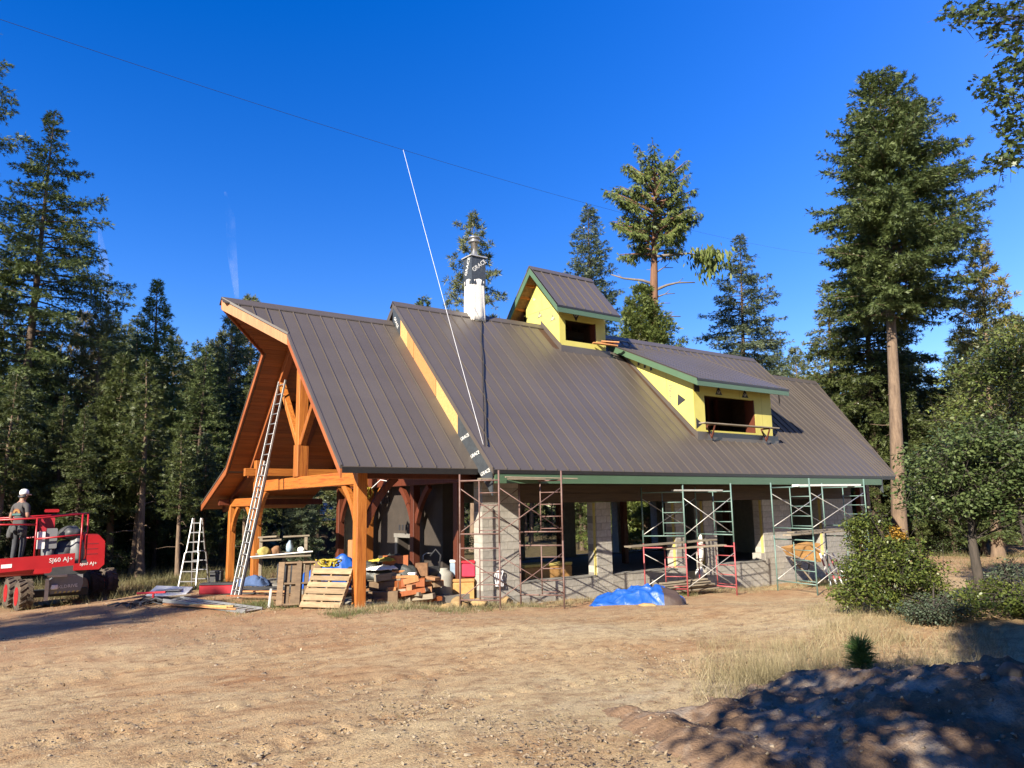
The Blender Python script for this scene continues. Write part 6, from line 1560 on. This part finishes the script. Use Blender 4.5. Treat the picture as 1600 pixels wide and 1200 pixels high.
# yellow rope tangle on the tan pallet
rr = np.random.default_rng(17)
def tangle(name, label, c, s, n, r, m_, loops=5):
    mb = MB()
    for k in range(loops):
        ph = rr.uniform(0, 6.28, 6); pts = []
        for i in range(n):
            a = i / n * 6.28 * 1.4
            pts.append((s[0] * math.sin(a + ph[0]) * (.6 + .4 * math.sin(2 * a + ph[1])), s[1] * math.cos(a * 1.1 + ph[2]), s[2] * (math.sin(1.7 * a + ph[3]) * .5 + .5)))
        mb.tube(pts, r, 5)
    o = mb.build(name, m_, None, True, loc=c); tag(o, label, 'rope')
tangle('yellow_rope', 'tangle of yellow rope on top of the tan pallet', (-.25, 1.05, .82), (.28, .2, .16), 26, .018, M['ropeyellow'], 6)
tangle('rope_coil', 'coil of grey rope hanging low on the first block pier', (3.95, -.05, .12), (.13, .035, .4), 30, .012, M['ropewhite'], 7)
tangle('yellow_rope', 'yellow cord bundle hanging from the porch brace', (1.75, 3.2, 2.45), (.13, .13, .3), 24, .014, M['ropeyellow'], 6)
MB().tube([(1.8, 3.1, 2.7), (2.0, 2.9, 2.95), (2.2, 2.7, 2.9), (2.15, 2.7, 2.6)], .012, 5).build('white_cable', M['ropewhite'], None, True); tag(bpy.data.objects['white_cable'], 'white cable looped under the porch eave', 'cable')
# drum, coolers, crate, stones between the stack and the first pier
MB().lathe([(.24, 0), (.26, .05), (.26, .62), (.23, .72), (.12, .78), (.12, .82)], 24).build('plastic_drum', M['cream'], None, True, loc=(2.75, .75, -.2)); tag(bpy.data.objects['plastic_drum'], 'pale grey plastic drum in half shade before the first pier', 'drum')
def rbox(name, label, cat, c, s, rz, m_, lid=None):
    t = thing(name, label, cat, c, rz)
    MB().beam((-s[0] / 2, 0, s[2] * .42), (s[0] / 2, 0, s[2] * .42), s[1], s[2] * .84, ch=.03).build('body', m_, t)
    MB().beam((-s[0] / 2 - .01, 0, s[2] * .92), (s[0] / 2 + .01, 0, s[2] * .92), s[1] + .02, s[2] * .15, ch=.02).build('lid', lid or m_, t)
    return t
rbox('crate', 'plywood crate carrying the two coolers beside the first pier', 'crate', (3.25, .62, -.18), (.62, .5, .52), -.6, M['osb'])
rbox('cooler', 'red cooler on the plywood crate', 'cooler', (3.38, .55, .37), (.36, .3, .42), -.6, M['pinkred'], M['redplastic'])
rbox('cooler', 'pale blue water jug left of the red cooler', 'cooler', (3.08, .74, .37), (.2, .22, .44), -.6, M['skyplastic'], M['white'])
rbox('toolbox', 'red plastic toolbox on the ground below the long ladder', 'toolbox', (-1.5, 5.7, -.1), (.95, .35, .3), -.62, M['redplastic'], M['darkgrey'])
rbox('black_box', 'small black box beside the left gable post', 'box', (-.5, 9.7, -.18), (.35, .3, .42), -.6, M['darkgrey'])
hc = thing('hand_cart', 'black barrow with a bent pale handle behind the timber stack', 'cart', (2.45, .85, -.05), -.6)
sack('tray', None, None, (0, 0, .45), (.35, .22, .18), M['darkgrey'], 1, hc); MB().tube([(-.2, 0, .6), (-.2, 0, 1.0), (-.12, .0, 1.06), (.05, 0, 1.05)], .015, 6).build('handle', M['alum'], hc, True); MB().tube([(.2, 0, .6), (.25, 0, 1.0), (.12, 0, 1.15), (-.02, 0, .98)], .025, 6).build('hose', M['black'], hc, True)
for i, (x, y, s, sq, l) in enumerate([(2.55, -.35, .26, (1.5, .8, .55), 'long ochre stone slab before the drum'), (2.95, -.55, .2, (1.4, .8, .6), 'ochre stone at the left foot of the first pier'), (3.95, -.35, .17, (1.1, .9, 1), 'round ochre stone leaning on the first pier'), (4.3, -.5, .13, (1.3, .9, .7), 'small ochre stone right of the first pier foot'), (6.3, -3.0, .11, (1.8, .8, .5), 'flat tan stone at the left corner of the blue tarp'), (2.1, -.5, .14, (1.3, .8, .6), 'small ochre stone in the weeds before the timber stack')]):
    rock(l, x, y, gz(x, y) + s * .3, s, sq, i + 1.3, M['ochre'])
# crate in the first opening, lumber at the door opening
rbox('crate', 'long plywood bench with yellow top inside the first window opening', 'crate', (6.2, 1.0, 0), (1.7, .6, .55), 0, M['osb'], M['insul'])
rbox('crate', 'plywood box left of the long bench inside the first window opening', 'crate', (5.0, 1.1, 0), (.5, .5, .4), 0, M['osb'], M['insul'])
for i in range(9):
    plank(['long pale board', 'weathered board', 'grey board'][i % 3] + ' number of the lumber stack below the red scaffold'.replace(' number', ''), (8.9 + .05 * i, -.55 - .04 * (i % 3) - .1 * (i % 2), -.38 + .06 * (i // 2)), (11.3 - .06 * i, -.95 - .05 * (i % 3) - .1 * (i % 2), -.36 + .07 * (i // 2)), .18, .04, 'boards of the lumber stack below the red scaffold', name='board')
sack('white_sack', 'white cloth hanging in the door opening behind the red scaffold', 'cloth', (11.75, -.1, .35), (.1, .08, .5), M['cloth'], 3)
sack('white_bucket', 'white bucket standing in the door opening', 'bucket', (11.7, -.05, -.2), (.13, .13, .22), M['white'], 6)
# workbench under the porch
wb = thing('workbench', 'rough workbench with shelves under the far porch corner', 'workbench', (.7, 7.4, -.03), -.35)
for x0, x1, y, z in ((-.75, 1.0, -.3, .75), (-.6, -.05, 0, 1.35), (.15, .95, 0, 1.35), (-.65, 1.0, 0, .85), (-.55, .1, -.05, 1.25)): MB().beam((x0, y, z), (x1, y, z + .02), .3, .05).build('board', M['plank'], wb)
for x in (-.5, .2, .85): MB().beam((x, -.1, 0), (x, -.1, 1.33 if x != .2 else .8), .1, .1).build('leg', M['plank'], wb)
MB().beam((-.8, -.46, .79), (1.05, -.46, .9), .04, .04).build('edge_board', M['white'], wb)
for x, z, s, m_, l in ((-.4, .83, (.2, .14, .16), 'insul', 'yellow cloth on the left end of the workbench'), (.35, .9, (.1, .1, .22), 'skyplastic', 'pale blue bottle on the workbench'), (.7, .9, (.14, .1, .1), 'white', 'white bag on the right end of the workbench'), (-.05, .85, (.13, .1, .16), 'offcut', 'brown tub on the workbench')):
    c_, s_ = math.cos(-.35), math.sin(-.35); sack('bench_item', l, 'workshop item', (.7 + x * c_ + .25 * s_, 7.4 + x * s_ - .25 * c_, z - .05), s, M[m_], x * 7)
bk = thing('black_generator', 'black generator under the workbench', 'generator', (.75, 6.6, -.03), -.4)
MB().beam((-.3, 0, .3), (.3, 0, .3), .4, .55, ch=.06).build('case', M['darkgrey'], bk); MB().tube([(-.25, -.22, .5), (-.1, -.25, .62), (.1, -.25, .62), (.25, -.22, .5)], .018, 6).build('handle', M['alum'], bk, True); MB().box(-.2, .2, -.215, -.2, .1, .35).build('grille', M['black'], bk)
cb = MB().beam((-.2, 0, .3), (.2, 0, .3), .3, .5, ch=.01).build('cardboard_box', M['barge'], None, loc=(1.6, 3.6, .75), rz=-.5); tag(cb, 'tan cardboard carton on the heap behind the front post', 'box')
drape('geotextile', 'dark grey sheet spread on the ground before the workbench', 'sheet', (.1, 5.4, -.1), 1.5, .9, .1, M['gravelmat'], 21, -.6, .05, 30)
# loose boards, aluminium plank and scrap in the yard
ap = thing('aluminium_plank', 'grey aluminium scaffold plank lying in the dirt before the ladder', 'plank', (-2.45, 2.7, gz(-2.45, 2.7) + .05))
d = Vector((1.12, -2.55, -.1)).normalized(); n_ = d.cross(Vector((0, 0, 1)))
for s in (-1, 1): MB().beam(d * -1.5 + n_ * .24 * s, d * 1.45 + n_ * .24 * s, .04, .09, ch=.005).build('side_rail', M['alum'], ap)
for k in range(12): MB().beam(d * (-1.4 + k * .25) - n_ * .22, d * (-1.4 + k * .25) + n_ * .22, .16, .02, ch=.003).build('tread', M['galv'], ap)
for i, (p, q, m_, w_, l) in enumerate([((-3.3, 3.7), (-2.2, 1.55), 'barge', .1, 'long pale board along the front side of the aluminium plank'), ((-2.9, 2.9), (-2.15, 2.0), 'ply1', .07, 'yellow lath crossing the aluminium plank'), ((-2.75, 2.75), (-2.35, 1.8), 'ply1', .05, 'thin yellow lath beside the crossing lath'), ((-1.75, 4.0), (-1.0, 3.3), 'bargered', .09, 'brown board lying between the ladder and the plank'), ((-1.6, 3.6), (-.95, 3.0), 'offcut', .09, 'second brown board beside the ladder foot'), ((-1.2, 4.7), (-.2, 3.9), 'barge', .16, 'broad tan board at the edge of the dark sheet'), ((-3.6, 4.6), (-2.5, 4.6), 'plank', .12, 'grey board in the scrap heap')]):
    plank(l, (p[0], p[1], gz(*p) + .05 + .012 * i), (q[0], q[1], gz(*q) + .05 + .012 * i), w_, .035, m_=m_, name='board')
rr2 = np.random.default_rng(31)
mb = MB()
for i in range(34):
    x, y = -3.55 + rr2.normal(0, .35), 4.45 + rr2.normal(0, .3); z = gz(x, y) + abs(rr2.normal(0, .05)); a = rr2.uniform(0, 6.28); L_ = rr2.uniform(.15, .6)
    mb.tube([(x, y, z), (x + math.cos(a) * L_ / 2, y + math.sin(a) * L_ / 2, z + .06), (x + math.cos(a) * L_, y + math.sin(a) * L_, z + .01)], rr2.uniform(.01, .03), 5)
tag(mb.build('scrap_heap', M['darkgrey'], None), 'heap of dark cables and scrap right of the lift', 'scrap')
mi = thing('ratchet_tool', 'red handled tool lying on the scrap heap', 'tool', (-3.45, 4.5, gz(-3.45, 4.5) + .15), -.6)
MB().beam((-.35, 0, .1), (.35, 0, .12), .07, .05).build('bar', M['redplastic'], mi); MB().beam((.05, 0, .1), (.05, 0, -.1), .05, .05).build('stem', M['redplastic'], mi); MB().lathe([(.1, 0), (.12, .03), (.1, .06)], 14, (-.3, 0, -.12)).build('wheel', M['black'], mi)
wt = thing('white_tray', 'white plastic tray tipped on the scrap heap', 'tray', (-2.95, 5.0, gz(-2.95, 5.0) + .1), -.5)
MB().loft([[(-.4, -.25, .0), (.4, -.25, -.06), (.45, .3, .12), (-.35, .3, .18)], [(-.46, -.31, .06), (.46, -.31, .0), (.51, .36, .18), (-.41, .36, .24)]]).build('pan', M['white'], wt); MB().box(-.3, .3, -.1, .2, .14, .16).build('inlay', M['galv'], wt)
tag(MB().beam((0, 0, -.1), (.05, 0, .42), .05, .02, ch=.003).build('marker_stake', M['white'], None, loc=(-1.42, 1.75, gz(-1.4, 1.7))), 'short white stake left of the weathered pallet', 'stake')
# right end: barrow and striped poles
wh = thing('wheelbarrow', 'orange wheelbarrow tipped on end behind the green scaffold', 'wheelbarrow', (16.2, -.8, gz(16.2, -.8)), -.3)
MB().loft([[(-.5, -.28, .95), (.5, -.28, .75), (.55, .3, .8), (-.45, .3, 1.0)], [(-.65, -.36, 1.25), (.45, -.36, 1.4), (.5, .38, 1.42), (-.6, .38, 1.28)]]).build('tray', M['osb'], wh); MB().tube([(-.5, 0, .9), (0, 0, .45), (.4, 0, .0)], .03, 6).build('handle', M['plank'], wh); MB().tube([(.4, .2, .8), (.3, .2, 0)], .025, 6).build('leg', M['darkgrey'], wh); MB().lathe([(.14, -.04), (.18, 0), (.14, .04)], 14, (-.3, 0, .7)).build('wheel', M['tyreblack'], wh)
for i in range(4):
    x = 16.3 + i * .22; y = -1.7 - i * .08; t = thing('striped_pole', ['leftmost red and white pole leaning on the end pier', 'second red and white pole from the left by the end pier', 'third red and white pole from the left by the end pier', 'red and white pole nearest the large bush'][i], 'pole', (x, y, gz(x, y)))
    for k in range(5):
        a = Vector((.05 - .1 * i, .35, 1.05)); MB().tube([a * (k / 5), a * ((k + 1) / 5)], .03, 7).build('band', M['scred'] if k % 2 else M['white'], t)
tk = MB().lathe([(.1, 0), (.11, .05), (.11, .45), (.07, .5)], 14).build('blue_bottle', M['skyplastic'], None, True, loc=(18.9, -1.6, .35)); tag(tk, 'blue container glimpsed above the large bush', 'container'); tk.data.materials[0] = M['tarpblue']
st = MB().beam((-.4, 0, 0), (.4, 0, 0), .5, .06).build('stand', M['plank'], tk, loc=(0, 0, -.03)); MB().tube([(0, 0, -.05), (0, 0, -1.1)], .05, 6).build('stand_leg', M['plank'], tk)
# shed beyond the porch
sh = thing('shed', 'small shed with pale sheet metal roof in the trees behind the porch', 'shed', (12.0, 29.5, gz(12, 29.5)), -.5)
MB().box(-2.2, 2.2, -1.6, 1.6, -.2, 2.2).build('wall', M['lintel'], sh)
MB().prism([(-2.6, -2.0, 2.2), (-2.6, 0, 3.2), (-2.6, 2.0, 2.2), (-2.6, 2.0, 2.12), (-2.6, 0, 3.1), (-2.6, -2.0, 2.12)], (5.2, 0, 0)).build('roof', M['shedroof'], sh)
# ropes and overhead cable
def sag(p, q, s, n=24):
    return [tuple(Vector(p).lerp(Vector(q), i / n) - Vector((0, 0, s * 4 * (i / n) * (1 - i / n)))) for i in range(n + 1)]
A_, B_, C_ = Vector((-7.64, 2.64, 13.16)), Vector((3.89, 5.3, 14.31)), Vector((71.56, 27.07, 29.07))
pts = []
for i in range(61):
    u = i / 60 * 1.0; t0 = 0.18
    def lag(v): return A_ * ((v - t0) * (v - 1) / (t0)) + B_ * (v * (v - 1) / (t0 * (t0 - 1))) + C_ * (v * (v - t0) / (1 - t0))
    pts.append(lag(-.04 + u * 1.04))
tag(MB().tube(pts, .006, 5).build('overhead_cable', M['wire'], None, True), 'thin dark cable crossing the sky above the house', 'cable')
tag(MB().tube(sag((3.89, 5.3, 14.31), (3.12, -.62, 3.72), .05), .007, 5).build('white_rope', M['ropewhite'], None, True), 'thin white rope running from the overhead cable down to the roof corner', 'rope')
rp = [(6.44, 4.25, 8.62)]
for i in range(20):
    u = i / 19; x = 6.3 + (3.25 - 6.3) * u; y = 4.2 + (-.62 - 4.2) * u; rp.append((x + .02 * math.sin(i), y, y + KM + .065))
tag(MB().tube(rp, .018, 6).build('black_rope', M['ropeblack'], None, True), 'black cord hanging down the main roof from the ridge by the chimney', 'rope')
# two old vapour trails
tm = bpy.data.materials.new('vapour'); tm.use_nodes = True
N, L = tm.node_tree.nodes, tm.node_tree.links
N.remove(N['Principled BSDF'])
df = N.new('ShaderNodeBsdfDiffuse'); df.inputs['Color'].default_value = (.9, .9, .9, 1); tp = N.new('ShaderNodeBsdfTransparent'); ms = N.new('ShaderNodeMixShader')
tc = N.new('ShaderNodeTexCoord'); nz = N.new('ShaderNodeTexNoise'); nz.inputs['Scale'].default_value = .012; nz.inputs['Detail'].default_value = 5; L.new(tc.outputs['Object'], nz.inputs['Vector'])
mp = N.new('ShaderNodeMapRange'); mp.inputs['From Min'].default_value = .35; mp.inputs['From Max'].default_value = .75; mp.inputs['To Max'].default_value = .055; L.new(nz.outputs['Fac'], mp.inputs['Value'])
L.new(mp.outputs[0], ms.inputs[0]); L.new(tp.outputs[0], ms.inputs[1]); L.new(df.outputs[0], ms.inputs[2]); L.new(ms.outputs[0], N['Material Output'].inputs['Surface'])
def trail(label, P):
    mb = MB(); mb.tube(P, [3] + [12] * (len(P) - 2) + [6], 14); o = mb.build('vapour_trail', tm, None, True); tag(o, label, 'vapour trail', 'vapour trails')
trail('faint white vapour trail in the sky above the gable tip', [Vector(v) for v in ((498.5, 1955.6, 831.0), (514.9, 1956.9, 764.0), (527.1, 1967.9, 663.7), (545.5, 1976.0, 554.9))])
trail('fainter vapour trail in the sky right of the ragged fir', [Vector(v) for v in ((235.8, 2163.5, 744.4), (252.8, 2169.4, 652.4), (274.6, 2180.0, 518.5))])
